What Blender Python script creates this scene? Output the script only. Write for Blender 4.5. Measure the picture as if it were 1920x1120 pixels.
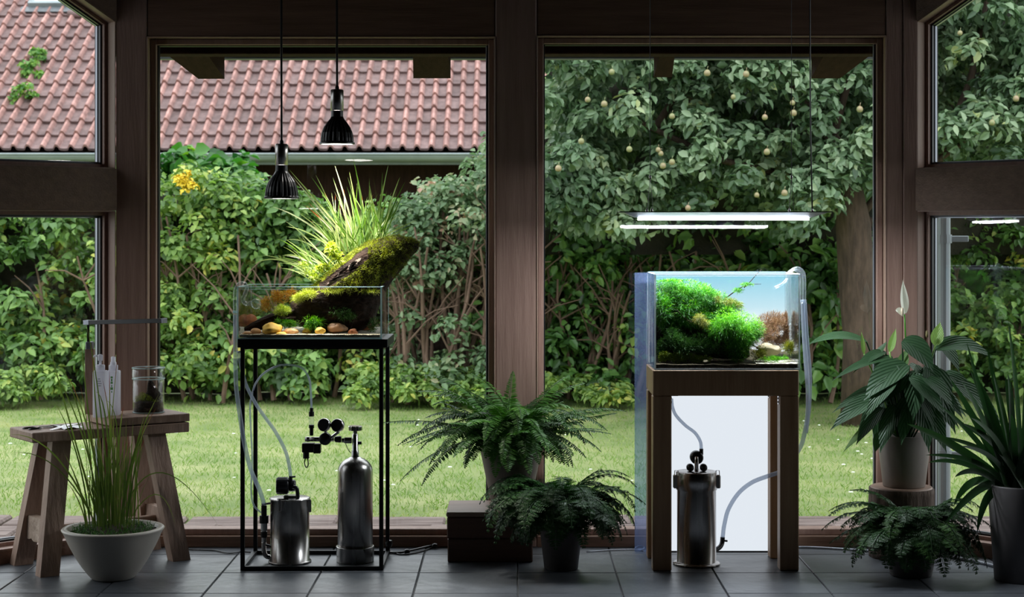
import bpy, math, random
import numpy as np
from mathutils import Vector, Matrix, noise
for _o in list(bpy.data.objects): bpy.data.objects.remove(_o, do_unlink=True)
C = bpy.context.scene.collection
SC = bpy.context.scene
R = random.Random(7); NR = np.random.default_rng(11)
F = 3225.0; CX = 962.0; HY = 440.0; H = 1.03

# ------------------------------------------------------------ camera, sky, exposure
cam_d = bpy.data.cameras.new('camera'); cam = bpy.data.objects.new('camera', cam_d); C.objects.link(cam)
cam.location = (0, 0, H); cam.rotation_euler = (math.pi/2, 0, 0)
cam_d.sensor_width = 36; cam_d.lens = F/1920*36
cam_d.shift_x = (960-CX)/1920; cam_d.shift_y = -(560-HY)/1920
cam_d.clip_start = 0.05; cam_d.clip_end = 200
cam_d.dof.use_dof = True; cam_d.dof.focus_distance = 5.4; cam_d.dof.aperture_fstop = 9.0
SC.camera = cam
W = bpy.data.worlds.new('overcast_sky'); SC.world = W; W.use_nodes = True
nt = W.node_tree; nt.nodes.clear()
wo = nt.nodes.new('ShaderNodeOutputWorld'); bg = nt.nodes.new('ShaderNodeBackground')
tc = nt.nodes.new('ShaderNodeTexCoord'); sx = nt.nodes.new('ShaderNodeSeparateXYZ')
ma = nt.nodes.new('ShaderNodeMath'); ma.operation = 'MULTIPLY_ADD'; ma.inputs[1].default_value = .62; ma.inputs[2].default_value = .38; ma.use_clamp = True
mu = nt.nodes.new('ShaderNodeVectorMath'); mu.operation = 'SCALE'; mu.inputs[0].default_value = (.90, .95, 1.0)
nt.links.new(tc.outputs['Generated'], sx.inputs[0]); nt.links.new(sx.outputs['Z'], ma.inputs[0])
nt.links.new(ma.outputs[0], mu.inputs['Scale']); nt.links.new(mu.outputs[0], bg.inputs['Color'])
bg.inputs['Strength'].default_value = 1.0
nt.links.new(bg.outputs[0], wo.inputs[0])
SC.view_settings.view_transform = 'Standard'; SC.view_settings.look = 'None'
SC.view_settings.exposure = 1.95; SC.view_settings.gamma = 1.0; SC.view_settings.use_curve_mapping = False
SC.cycles.max_bounces = 10; SC.cycles.transparent_max_bounces = 24; SC.cycles.diffuse_bounces = 5
SC.cycles.caustics_reflective = False; SC.cycles.caustics_refractive = False
SC.cycles.sample_clamp_indirect = 6

# ------------------------------------------------------------ helpers
def P(px, py, Y): return Vector(((px-CX)/F*Y, Y, H-(py-HY)/F*Y))
def PX(px, Y): return (px-CX)/F*Y
def PZ(py, Y): return H-(py-HY)/F*Y
def V(*a): return Vector(a)

class MB:
    def __init__(s): s.v = []; s.f = []; s.att = {}
    def add(s, vs, fs):
        o = len(s.v); s.v += [tuple(p) for p in vs]; s.f += [tuple(i+o for i in f) for f in fs]; return s
    def cbox(s, c, ax, h, ch=.002):
        c = Vector(c); ax = [Vector(a).normalized() for a in ax]; vs = []; idx = {}
        ch = min(ch, min(h)*.9)
        for sx in (-1, 1):
            for sy in (-1, 1):
                for sz in (-1, 1):
                    for k in range(3):
                        d = [h[0], h[1], h[2]]
                        for j in range(3):
                            if j != k: d[j] -= ch
                        idx[(sx, sy, sz, k)] = len(vs)
                        vs.append(c+ax[0]*sx*d[0]+ax[1]*sy*d[1]+ax[2]*sz*d[2])
        fs = []
        g = lambda a, b, cc, k: idx[(a, b, cc, k)]
        for q in (-1, 1):
            fs.append([g(q, -1, -1, 0), g(q, 1, -1, 0), g(q, 1, 1, 0), g(q, -1, 1, 0)])
            fs.append([g(-1, q, -1, 1), g(1, q, -1, 1), g(1, q, 1, 1), g(-1, q, 1, 1)])
            fs.append([g(-1, -1, q, 2), g(1, -1, q, 2), g(1, 1, q, 2), g(-1, 1, q, 2)])
            for r in (-1, 1):
                fs.append([g(q, r, -1, 0), g(q, r, 1, 0), g(q, r, 1, 1), g(q, r, -1, 1)])
                fs.append([g(q, -1, r, 0), g(q, 1, r, 0), g(q, 1, r, 2), g(q, -1, r, 2)])
                fs.append([g(-1, q, r, 1), g(1, q, r, 1), g(1, q, r, 2), g(-1, q, r, 2)])
                for t in (-1, 1): fs.append([g(q, r, t, 0), g(q, r, t, 1), g(q, r, t, 2)])
        ctr = c; out = []
        for f in fs:
            a, b, cc = vs[f[0]], vs[f[1]], vs[f[2]]
            n = (b-a).cross(cc-a); m = sum((vs[i] for i in f), Vector())/len(f)
            out.append(f if n.dot(m-ctr) > 0 else f[::-1])
        return s.add(vs, out)
    def box(s, x0, x1, y0, y1, z0, z1, ch=.001):
        return s.cbox(((x0+x1)/2, (y0+y1)/2, (z0+z1)/2), ((1,0,0),(0,1,0),(0,0,1)), (abs(x1-x0)/2, abs(y1-y0)/2, abs(z1-z0)/2), ch)
    def beam(s, p0, p1, w, h, side=None, ch=.003):
        p0 = Vector(p0); p1 = Vector(p1); d = (p1-p0); L = d.length; d.normalize()
        sd = Vector(side) if side else Vector((0,0,1)).cross(d)
        if sd.length < 1e-5: sd = Vector((1,0,0))
        sd = (sd-d*sd.dot(d)).normalized(); up = d.cross(sd)
        return s.cbox((p0+p1)/2, (d, sd, up), (L/2, w/2, h/2), ch)
    def prism(s, pts, a, b, close=True):
        # pts: list of Vector ring ; a,b offsets
        n = len(pts); a = Vector(a); b = Vector(b)
        vs = [p+a for p in pts]+[p+b for p in pts]
        fs = [list(range(n))[::-1], list(range(n, 2*n))]+[[i, (i+1)%n, n+(i+1)%n, n+i] for i in range(n)]
        return s.add(vs, fs)
    def tube(s, pts, r, seg=8, cap=True):
        pts = [Vector(p) for p in pts]; n = len(pts)
        rr = r if isinstance(r, (list, tuple)) else [r]*n
        rings = []; prev = None
        for i, p in enumerate(pts):
            t = (pts[min(i+1, n-1)]-pts[max(i-1, 0)]).normalized()
            if prev is None:
                u = t.orthogonal().normalized()
            else:
                u = prev-t*prev.dot(t); u = u.normalized() if u.length > 1e-6 else t.orthogonal().normalized()
            prev = u; w = t.cross(u)
            rings.append([p+(u*math.cos(2*math.pi*k/seg)+w*math.sin(2*math.pi*k/seg))*rr[i] for k in range(seg)])
        return s.loft(rings, cap)
    def loft(s, rings, cap=True):
        m = len(rings[0]); vs = [p for r in rings for p in r]; fs = []
        for i in range(len(rings)-1):
            for k in range(m):
                fs.append([i*m+k, i*m+(k+1)%m, (i+1)*m+(k+1)%m, (i+1)*m+k])
        if cap:
            fs.append(list(range(m))[::-1]); fs.append([(len(rings)-1)*m+k for k in range(m)])
        return s.add(vs, fs)
    def lathe(s, prof, c, seg=40, axis=None, cap=False):
        c = Vector(c); z = Vector(axis).normalized() if axis else Vector((0,0,1))
        x = Vector((1,0,0)) if abs(z.x) < .9 else Vector((0,1,0))
        x = (x-z*x.dot(z)).normalized(); y = z.cross(x)
        rings = [[c+z*h+(x*math.cos(2*math.pi*k/seg)+y*math.sin(2*math.pi*k/seg))*max(r, 1e-5) for k in range(seg)] for r, h in prof]
        return s.loft(rings, cap)
    def grid(s, rows):
        m = len(rows[0]); vs = [p for r in rows for p in r]
        return s.add(vs, [[i*m+k, i*m+k+1, (i+1)*m+k+1, (i+1)*m+k] for i in range(len(rows)-1) for k in range(m-1)])
    def build(s, name, mat, parent=None, smooth=False, att=None):
        return mkobj(name, np.array(s.v, dtype=np.float64), s.f, mat, parent, smooth, att)

def wloc(o):
    l = Vector((0,0,0))
    while o is not None: l = l+o.location; o = o.parent
    return l

def mkobj(name, verts, faces, mat, parent=None, smooth=False, att=None, fatt=None):
    me = bpy.data.meshes.new(name)
    base = np.array(wloc(parent)) if parent is not None else None
    verts = np.asarray(verts, dtype=np.float64)
    if base is None:
        lo, hi = verts.min(0), verts.max(0)
        base = np.array([(lo[0]+hi[0])/2, (lo[1]+hi[1])/2, lo[2]]); loc = base
    else: loc = np.zeros(3)
    vv = verts-base
    if isinstance(faces, np.ndarray):
        nf, k = faces.shape
        me.vertices.add(len(vv)); me.vertices.foreach_set('co', vv.astype(np.float32).ravel())
        me.loops.add(nf*k); me.loops.foreach_set('vertex_index', faces.astype(np.int32).ravel())
        me.polygons.add(nf); me.polygons.foreach_set('loop_start', (np.arange(nf)*k).astype(np.int32))
        me.update(calc_edges=True)
    else:
        me.from_pydata(vv.tolist(), [], faces)
    if att:
        for k_, arr in att.items():
            a = me.attributes.new(k_, 'FLOAT', 'POINT'); a.data.foreach_set('value', np.asarray(arr, dtype=np.float32))
    if fatt is not None:
        a = me.attributes.new('v', 'FLOAT', 'FACE'); a.data.foreach_set('value', np.asarray(fatt, dtype=np.float32))
    if smooth: me.polygons.foreach_set('use_smooth', [True]*len(me.polygons))
    if mat: me.materials.append(mat)
    me.update()
    o = bpy.data.objects.new(name, me); o.location = loc
    C.objects.link(o)
    if parent is not None: o.parent = parent
    return o

def thing(name, label, cat, loc, group=None):
    o = bpy.data.objects.new(name, None); C.objects.link(o); o.location = loc; o.empty_display_size = .05
    return tag(o, label, cat, group)
def tag(o, label=None, cat=None, group=None, kind=None):
    if label: o['label'] = label
    if cat: o['category'] = cat
    if group: o['group'] = group
    if kind: o['kind'] = kind
    return o
def struct(name, loc=(0,0,0)):
    o = bpy.data.objects.new(name, None); C.objects.link(o); o.location = loc; o['kind'] = 'structure'; return o
def lab(o, l): o['label'] = l; return o
def stuff(o): o['kind'] = 'stuff'; return o

# ------------------------------------------------------------ materials
def newmat(name):
    m = bpy.data.materials.new(name); m.use_nodes = True; n = m.node_tree; n.nodes.clear()
    out = n.nodes.new('ShaderNodeOutputMaterial'); return m, n, out
def node(n, t, **kw):
    x = n.nodes.new(t)
    for k, v in kw.items():
        if k in x.inputs.keys(): x.inputs[k].default_value = v
        else: setattr(x, k, v)
    return x
def ramp(n, stops):
    r = n.nodes.new('ShaderNodeValToRGB'); e = r.color_ramp.elements
    while len(e) < len(stops): e.new(.5)
    for i, (p, c) in enumerate(stops): e[i].position = p; e[i].color = (*c, 1)
    return r
def pmat(name, c1, c2=None, rough=.5, metal=0, scale=8, stretch=(1,1,1), bump=.0, bscale=60, detail=6, spec=.5, rvar=0, contrast=(.3,.7), coat=0, objrand=0):
    m, n, out = newmat(name); L = n.links.new
    b = node(n, 'ShaderNodeBsdfPrincipled', Roughness=rough, Metallic=metal)
    b.inputs['Specular IOR Level'].default_value = spec; b.inputs['Coat Weight'].default_value = coat
    tcn = n.nodes.new('ShaderNodeTexCoord'); mp = n.nodes.new('ShaderNodeMapping'); mp.inputs['Scale'].default_value = stretch
    L(tcn.outputs['Object'], mp.inputs[0])
    c2 = c2 or c1
    nz = node(n, 'ShaderNodeTexNoise', Scale=scale, Detail=detail, Roughness=.6); L(mp.outputs[0], nz.inputs['Vector'])
    rp = ramp(n, [(contrast[0], c1), (contrast[1], c2)]); L(nz.outputs['Fac'], rp.inputs[0])
    col = rp.outputs[0]
    if objrand:
        oi = n.nodes.new('ShaderNodeObjectInfo'); hs = n.nodes.new('ShaderNodeHueSaturation')
        mr = node(n, 'ShaderNodeMapRange'); mr.inputs['To Min'].default_value = 1-objrand; mr.inputs['To Max'].default_value = 1+objrand
        L(oi.outputs['Random'], mr.inputs['Value']); L(mr.outputs[0], hs.inputs['Value']); L(col, hs.inputs['Color']); col = hs.outputs[0]
        # shift the texture so pieces sharing a mesh differ
        ad = node(n, 'ShaderNodeVectorMath', operation='ADD'); sc = node(n, 'ShaderNodeVectorMath', operation='SCALE')
        sc.inputs[0].default_value = (7, 13, 5); L(oi.outputs['Random'], sc.inputs['Scale'])
        L(tcn.outputs['Object'], ad.inputs[0]); L(sc.outputs[0], ad.inputs[1]); L(ad.outputs[0], mp.inputs[0])
    L(col, b.inputs['Base Color'])
    if rvar:
        mr2 = node(n, 'ShaderNodeMapRange'); mr2.inputs['To Min'].default_value = rough-rvar; mr2.inputs['To Max'].default_value = rough+rvar
        L(nz.outputs['Fac'], mr2.inputs['Value']); L(mr2.outputs[0], b.inputs['Roughness'])
    if bump:
        n2 = node(n, 'ShaderNodeTexNoise', Scale=bscale, Detail=5); L(mp.outputs[0], n2.inputs['Vector'])
        bp = node(n, 'ShaderNodeBump', Strength=bump, Distance=.01); L(n2.outputs['Fac'], bp.inputs['Height']); L(bp.outputs[0], b.inputs['Normal'])
    L(b.outputs[0], out.inputs[0]); return m
def leafmat(name, stops, rough=.5, trans=.3, spec=.5, att='v', veins=False, noise_mix=0):
    m, n, out = newmat(name); L = n.links.new
    a = n.nodes.new('ShaderNodeAttribute'); a.attribute_name = att
    rp = ramp(n, stops); L(a.outputs['Fac'], rp.inputs[0]); col = rp.outputs[0]
    b = node(n, 'ShaderNodeBsdfPrincipled', Roughness=rough); b.inputs['Specular IOR Level'].default_value = spec
    if veins:
        au = n.nodes.new('ShaderNodeAttribute'); au.attribute_name = 'lu'
        aw = n.nodes.new('ShaderNodeAttribute'); aw.attribute_name = 'lw'
        ab = node(n, 'ShaderNodeMath', operation='ABSOLUTE'); L(au.outputs['Fac'], ab.inputs[0])
        m1 = node(n, 'ShaderNodeMath', operation='MULTIPLY'); m1.inputs[1].default_value = 26; L(ab.outputs[0], m1.inputs[0])
        m2 = node(n, 'ShaderNodeMath', operation='MULTIPLY_ADD'); m2.inputs[1].default_value = 32; L(aw.outputs['Fac'], m2.inputs[0])
        ng = node(n, 'ShaderNodeMath', operation='MULTIPLY'); ng.inputs[1].default_value = -1; L(m1.outputs[0], ng.inputs[0]); L(ng.outputs[0], m2.inputs[2])
        sn = node(n, 'ShaderNodeMath', operation='SINE'); L(m2.outputs[0], sn.inputs[0])
        bp = node(n, 'ShaderNodeBump', Strength=.32, Distance=.003); L(sn.outputs[0], bp.inputs['Height']); L(bp.outputs[0], b.inputs['Normal'])
        mr = node(n, 'ShaderNodeMapRange'); mr.inputs['From Min'].default_value = .6; mr.inputs['From Max'].default_value = 1; mr.inputs['To Max'].default_value = .22
        L(sn.outputs[0], mr.inputs['Value'])
        mx = n.nodes.new('ShaderNodeMixRGB'); L(mr.outputs[0], mx.inputs[0]); L(col, mx.inputs[1]); mx.inputs[2].default_value = (.16, .26, .14, 1)
        col = mx.outputs[0]
    L(col, b.inputs['Base Color'])
    t = n.nodes.new('ShaderNodeBsdfTranslucent')
    hs = n.nodes.new('ShaderNodeHueSaturation'); hs.inputs['Value'].default_value = 1.4; hs.inputs['Saturation'].default_value = 1.15
    L(col, hs.inputs['Color']); L(hs.outputs[0], t.inputs[0])
    mi = n.nodes.new('ShaderNodeMixShader'); mi.inputs[0].default_value = trans
    L(b.outputs[0], mi.inputs[1]); L(t.outputs[0], mi.inputs[2]); L(mi.outputs[0], out.inputs[0]); return m
def glassmat(name, tint=(1,1,1), base=.04, rough=0.0, extra=0.0, film=(.8,.9,1)):
    m, n, out = newmat(name); L = n.links.new
    lw = n.nodes.new('ShaderNodeLayerWeight'); lw.inputs['Blend'].default_value = .5
    pw = node(n, 'ShaderNodeMath', operation='POWER'); pw.inputs[1].default_value = 5; L(lw.outputs['Facing'], pw.inputs[0])
    mm = node(n, 'ShaderNodeMath', operation='MULTIPLY_ADD'); mm.inputs[1].default_value = 1-base; mm.inputs[2].default_value = base; L(pw.outputs[0], mm.inputs[0])
    t = n.nodes.new('ShaderNodeBsdfTransparent'); t.inputs[0].default_value = (*tint, 1)
    g = n.nodes.new('ShaderNodeBsdfGlossy'); g.inputs['Roughness'].default_value = rough
    mi = n.nodes.new('ShaderNodeMixShader'); L(mm.outputs[0], mi.inputs[0]); L(t.outputs[0], mi.inputs[1]); L(g.outputs[0], mi.inputs[2])
    res = mi.outputs[0]
    if extra:
        d = n.nodes.new('ShaderNodeBsdfDiffuse'); d.inputs[0].default_value = (*film, 1)
        tr = n.nodes.new('ShaderNodeBsdfTranslucent'); tr.inputs[0].default_value = (*film, 1)
        ms = n.nodes.new('ShaderNodeMixShader'); L(d.outputs[0], ms.inputs[1]); L(tr.outputs[0], ms.inputs[2])
        m3 = n.nodes.new('ShaderNodeMixShader'); m3.inputs[0].default_value = extra; L(res, m3.inputs[1]); L(ms.outputs[0], m3.inputs[2]); res = m3.outputs[0]
    L(res, out.inputs[0]); return m
def emat(name, c, s):
    m, n, out = newmat(name); e = n.nodes.new('ShaderNodeEmission'); e.inputs[0].default_value = (*c, 1); e.inputs[1].default_value = s
    n.links.new(e.outputs[0], out.inputs[0]); return m

M = {}
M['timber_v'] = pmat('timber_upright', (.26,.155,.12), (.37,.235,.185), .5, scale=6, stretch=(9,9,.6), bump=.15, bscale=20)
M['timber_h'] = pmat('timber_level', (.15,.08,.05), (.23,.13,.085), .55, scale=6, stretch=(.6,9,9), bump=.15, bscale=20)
M['timber_lt'] = pmat('timber_bead', (.30,.19,.14), (.40,.27,.2), .5, scale=6, stretch=(6,6,.8))
M['timber_out'] = pmat('timber_weathered', (.030,.014,.011), (.06,.028,.021), .8, scale=9, stretch=(6,1,6), bump=.2, spec=.08)
M['gasket'] = pmat('black_gasket', (.012,.013,.016), rough=.35)
M['alu'] = pmat('grey_metal_bead', (.35,.37,.42), rough=.35, metal=.7)
M['pane'] = glassmat('window_glass', (.97,.99,.98), .05)
M['slate'] = pmat('slate_tile', (.060,.066,.076), (.115,.125,.14), .36, scale=5, bump=.35, bscale=14, rvar=.12, objrand=.13, contrast=(.3,.75), spec=.75)
M['grout'] = pmat('grout', (.035,.037,.04), rough=.8)
M['plaster'] = pmat('room_boards', (.055,.04,.032), (.075,.055,.042), .8)
M['ceilwood'] = pmat('ceiling_boards', (.03,.019,.014), (.045,.028,.02), .7, stretch=(1,8,8))
M['lawnsoil'] = pmat('lawn_ground', (.13,.19,.05), (.28,.30,.12), .9, scale=2.2, bump=.3, contrast=(.35,.65))
M['terrace'] = pmat('terrace_stone', (.10,.065,.055), (.25,.19,.17), .85, scale=9, stretch=(.35,2.5,1), bump=.8, bscale=18, contrast=(.35,.62))
M['roof'] = pmat('roof_clay', (.135,.072,.062), (.33,.20,.175), .7, scale=9, bump=.5, bscale=30, objrand=.2, contrast=(.35,.68))
M['zinc'] = pmat('zinc_gutter', (.22,.26,.27), (.30,.34,.35), .45, metal=.3, scale=3)
M['housewood'] = pmat('dark_house_boards', (.018,.010,.008), (.04,.02,.015), .9, stretch=(6,6,.6), spec=.08)
M['bark'] = pmat('bark', (.04,.026,.018), (.12,.078,.056), .9, scale=14, stretch=(2,2,.5), bump=1.0, bscale=24)
M['twig'] = pmat('twig_bark', (.12,.07,.05), (.22,.14,.10), .85, scale=10)
M['thicket'] = pmat('thicket_shade', (.012,.014,.008), (.035,.03,.018), .95, scale=9, bump=.6)  # near-black, so the shade deep in the foliage is part of the colour
M['apple'] = pmat('apple_skin', (.26,.32,.13), (.42,.28,.18), .4, scale=20)
M['hedge_a'] = leafmat('hedge_leaf', [(0,(.045,.10,.03)),(.4,(.13,.26,.065)),(.7,(.27,.44,.12)),(.9,(.46,.54,.13)),(1,(.62,.52,.11))], .45, .3)
M['hedge_y'] = leafmat('hedge_leaf_bright', [(0,(.06,.13,.03)),(.4,(.20,.34,.08)),(.75,(.40,.53,.14)),(1,(.66,.60,.13))], .5, .35)
M['hedge_g'] = leafmat('shrub_leaf_grey', [(0,(.07,.13,.06)),(.45,(.18,.29,.14)),(.75,(.31,.38,.21)),(.9,(.42,.30,.19)),(1,(.46,.28,.20))], .5, .3)
M['laurel'] = leafmat('laurel_leaf', [(0,(.03,.07,.022)),(.4,(.10,.23,.06)),(.75,(.24,.44,.10)),(1,(.46,.55,.11))], .35, .3)
M['appleleaf'] = leafmat('apple_leaf', [(0,(.05,.10,.045)),(.35,(.13,.22,.11)),(.65,(.25,.36,.20)),(.88,(.40,.50,.31)),(1,(.46,.52,.22))], .42, .25)
M['ivy'] = leafmat('ivy_leaf', [(0,(.02,.08,.02)),(.6,(.07,.22,.04)),(1,(.22,.40,.06))], .4, .3)
M['grass'] = leafmat('lawn_grass', [(0,(.11,.22,.04)),(.45,(.22,.35,.08)),(.75,(.38,.45,.16)),(1,(.58,.54,.30))], .6, .35)
M['flower_y'] = pmat('yellow_blossom', (.8,.6,.03), rough=.5)
M['flower_w'] = pmat('white_petal', (.75,.78,.66), rough=.5)
M['steel_blk'] = pmat('black_steel', (.012,.012,.013), rough=.45, metal=.3, spec=.4)
M['blackpl'] = pmat('black_plastic', (.010,.010,.011), rough=.3)
M['inox'] = pmat('brushed_steel', (.36,.34,.33), (.52,.50,.48), .27, metal=1, scale=30, stretch=(1,1,.02), rvar=.07)
M['chrome'] = pmat('polished_steel', (.6,.59,.58), rough=.18, metal=1)
M['pine'] = pmat('pine_wood', (.36,.20,.10), (.50,.31,.17), .5, scale=5, stretch=(8,8,.6), bump=.1, bscale=20)
M['benchw'] = pmat('old_bench_wood', (.25,.155,.11), (.42,.28,.21), .6, scale=6, stretch=(5,5,1), bump=.3, bscale=20)
M['burl'] = pmat('burl_wood', (.30,.21,.15), (.55,.42,.33), .6, scale=14, bump=.8, bscale=30)
M['boxw'] = pmat('dark_crate_wood', (.10,.045,.03), (.16,.075,.045), .55, scale=5, stretch=(.8,8,8), bump=.15)
M['boxtop'] = pmat('crate_lid_wood', (.24,.15,.11), (.34,.22,.16), .5, scale=5, stretch=(.8,8,8))
M['glass_edge'] = glassmat('polished_glass_edge', (.8,.95,.95), .1, .05, .55, (.72,.88,.92))
M['tankglass'] = glassmat('tank_glass', (.985,.995,.995), .03)
M['water'] = glassmat('water', (.985,.995,.99), .015)
M['acrylic'] = glassmat('blue_acrylic', (.70,.78,.95), .05, 0, .13, (.50,.62,.95))
M['pipe'] = glassmat('glass_pipe', (.97,.99,1), .10, .03, .06)
M['hose'] = glassmat('clear_hose', (.78,.83,.90), .08, .12, .32, (.62,.67,.78))
M['ceramic'] = pmat('cream_ceramic', (.52,.47,.40), (.58,.53,.46), .42, scale=3, bump=.04)
M['clay_pot'] = pmat('pale_clay_pot', (.24,.20,.18), (.29,.25,.22), .6, scale=4, bump=.08)
M['dark_pot'] = pmat('dark_grey_pot', (.07,.06,.057), (.09,.08,.075), .55, scale=4, bump=.08)
M['grey_pot'] = pmat('grey_planter', (.11,.10,.10), (.14,.13,.13), .5, scale=4, bump=.05)
M['soil'] = pmat('soil', (.02,.013,.009), (.07,.045,.03), .95, scale=40, bump=1, bscale=90)
M['white_pl'] = pmat('white_plastic', (.78,.78,.80), rough=.35)
M['print_g'] = pmat('grey_print', (.25,.27,.30), rough=.6)
M['print_gr'] = pmat('green_print', (.10,.32,.08), rough=.6)
M['drift'] = pmat('driftwood', (.014,.008,.005), (.065,.036,.024), .85, scale=16, stretch=(1,2,2), bump=1, bscale=40, contrast=(.4,.8), spec=.2)
M['sand'] = pmat('pale_sand', (.55,.48,.36), (.75,.68,.54), .8, scale=200, bump=.6, bscale=300)
M['aqsoil'] = pmat('aqua_soil', (.05,.035,.02), (.13,.10,.05), .9, scale=120, bump=.8, bscale=250)
M['moss'] = leafmat('moss_tuft', [(0,(.06,.075,.012)),(.45,(.24,.29,.04)),(.8,(.50,.56,.09)),(1,(.7,.72,.22))], .7, .3)
M['pgrass'] = leafmat('sedge_blade', [(0,(.04,.11,.02)),(.45,(.17,.30,.06)),(.8,(.44,.54,.20)),(.92,(.66,.68,.45)),(.955,(.66,.62,.42)),(.97,(.5,.10,.03)),(1,(.42,.08,.03))], .45, .35)
M['redstem'] = leafmat('red_stem_leaf', [(0,(.30,.11,.03)),(.5,(.58,.30,.07)),(1,(.60,.55,.16))], .5, .35)
M['rotala'] = leafmat('rose_brown_leaf', [(0,(.09,.045,.02)),(.5,(.28,.15,.085)),(1,(.46,.34,.18))], .5, .35)
M['aqgreen'] = leafmat('aquatic_green_leaf', [(0,(.005,.03,.004)),(.45,(.025,.14,.012)),(.8,(.08,.32,.02)),(1,(.28,.55,.06))], .5, .35)
M['aqbright'] = leafmat('aquatic_bright_leaf', [(0,(.012,.06,.005)),(.5,(.06,.30,.012)),(1,(.32,.68,.05))], .5, .35)
M['aqdark'] = leafmat('aquatic_dark_leaf', [(0,(.008,.03,.008)),(.6,(.03,.10,.02)),(1,(.10,.22,.05))], .5, .3)
M['aqolive'] = leafmat('aquatic_olive_leaf', [(0,(.06,.07,.01)),(.5,(.20,.22,.03)),(1,(.45,.42,.08))], .5, .3)
M['carpet'] = leafmat('carpet_leaf', [(0,(.06,.10,.01)),(.5,(.22,.32,.03)),(1,(.55,.62,.12))], .5, .3)
M['fern'] = leafmat('fern_leaflet', [(0,(.025,.075,.015)),(.5,(.06,.17,.03)),(1,(.14,.31,.06))], .42, .25, .35)
M['fern_dk'] = leafmat('dark_fern_leaflet', [(0,(.014,.045,.012)),(.6,(.03,.09,.022)),(1,(.07,.17,.035))], .45, .22, .35)
M['lily'] = leafmat('lily_leaf', [(0,(.022,.06,.025)),(.8,(.045,.11,.04)),(1,(.25,.42,.10))], .45, .22, .4, veins=True)
M['strap'] = leafmat('strap_leaf', [(0,(.02,.055,.02)),(.7,(.04,.105,.03)),(1,(.10,.19,.05))], .4, .22, .4)
M['reed'] = leafmat('rush_blade', [(0,(.06,.12,.03)),(.5,(.17,.24,.06)),(.72,(.28,.32,.10)),(.9,(.30,.10,.06)),(1,(.24,.05,.05))], .45, .35)
M['rock_tan'] = pmat('tan_rock', (.32,.25,.15), (.50,.42,.28), .8, scale=20, bump=.5)
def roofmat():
    m = pmat('roof_clay_weathered_shaded', (.105,.062,.058), (.24,.155,.145), .7, scale=9, bump=.5, bscale=30, objrand=.2, contrast=(.3,.7)); n = m.node_tree; L = n.links.new
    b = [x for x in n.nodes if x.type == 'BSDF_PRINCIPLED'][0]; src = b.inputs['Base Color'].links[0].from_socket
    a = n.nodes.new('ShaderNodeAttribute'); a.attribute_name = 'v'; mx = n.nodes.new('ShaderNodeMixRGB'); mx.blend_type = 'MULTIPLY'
    L(a.outputs['Fac'], mx.inputs[0]); L(src, mx.inputs[1]); mx.inputs[2].default_value = (2.1, 1.75, 1.6, 1); L(mx.outputs[0], b.inputs['Base Color']); return m  # rolls coloured lighter than pans, standing in for weak shading
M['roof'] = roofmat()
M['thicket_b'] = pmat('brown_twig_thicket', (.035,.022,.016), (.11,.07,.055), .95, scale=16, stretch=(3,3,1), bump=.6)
M['edge_glint'] = glassmat('glass_edge_glint', (.9,.97,1), .1, .05, .8, (.93,.97,1))  # whiter copy of the glass edge, with the lamp glint in its colour
def milky(name, c, t):
    m, n, out = newmat(name); L = n.links.new
    b = node(n, 'ShaderNodeBsdfPrincipled', Roughness=.35); b.inputs['Base Color'].default_value = (*c, 1)
    tr = n.nodes.new('ShaderNodeBsdfTranslucent'); tr.inputs[0].default_value = (*c, 1); mi = n.nodes.new('ShaderNodeMixShader'); mi.inputs[0].default_value = t
    L(b.outputs[0], mi.inputs[1]); L(tr.outputs[0], mi.inputs[2]); L(mi.outputs[0], out.inputs[0]); return m
M['milky'] = milky('milky_white_plastic', (.88,.87,.92), .6)
# ------------------------------------------------------------ foliage generators
def nrm(a): return a/np.maximum(np.linalg.norm(a, axis=-1, keepdims=True), 1e-9)
def leaves_np(p, d, nn, L, Wd, fold=.25, bend=.15):
    d = nrm(d); s = nrm(np.cross(d, nn)); nn = nrm(np.cross(s, d)); L = L[:, None]; Wd = Wd[:, None]
    b = p
    r1 = p+d*L*.33+s*Wd*.5+nn*Wd*fold; l1 = p+d*L*.33-s*Wd*.5+nn*Wd*fold
    r2 = p+d*L*.68+s*Wd*.42+nn*(Wd*fold-L*bend*.4); l2 = p+d*L*.68-s*Wd*.42+nn*(Wd*fold-L*bend*.4)
    t = p+d*L-nn*L*bend
    n = len(p); vs = np.stack([b, r1, r2, t, l2, l1], 1).reshape(-1, 3)
    o = (np.arange(n)*6)[:, None]
    fs = np.concatenate([o+np.array([[0,1,2,3]]), o+np.array([[0,3,4,5]])], 1).reshape(-1, 4)
    return vs, fs
def blades_np(p, d, L, Wd, droop, nseg=3, g=(0,0,-1)):
    n = len(p); d = nrm(d); s = nrm(np.cross(d, NR.normal(size=(n, 3)))); g = np.array(g, float)
    rows = []
    for j in range(nseg+1):
        t = j/nseg
        c = p+d*(L*t)[:, None]+g*(droop*L*t*t)[:, None]
        w = (Wd*(1-t)**.7*.5+1e-5)[:, None]*(1 if j else .8)
        rows += [c-s*w, c+s*w]
    vs = np.stack(rows, 1).reshape(-1, 3); k = 2*(nseg+1); o = (np.arange(n)*k)[:, None]
    fs = np.concatenate([o+np.array([[2*j, 2*j+1, 2*j+3, 2*j+2]]) for j in range(nseg)], 1).reshape(-1, 4)
    return vs, fs
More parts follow.
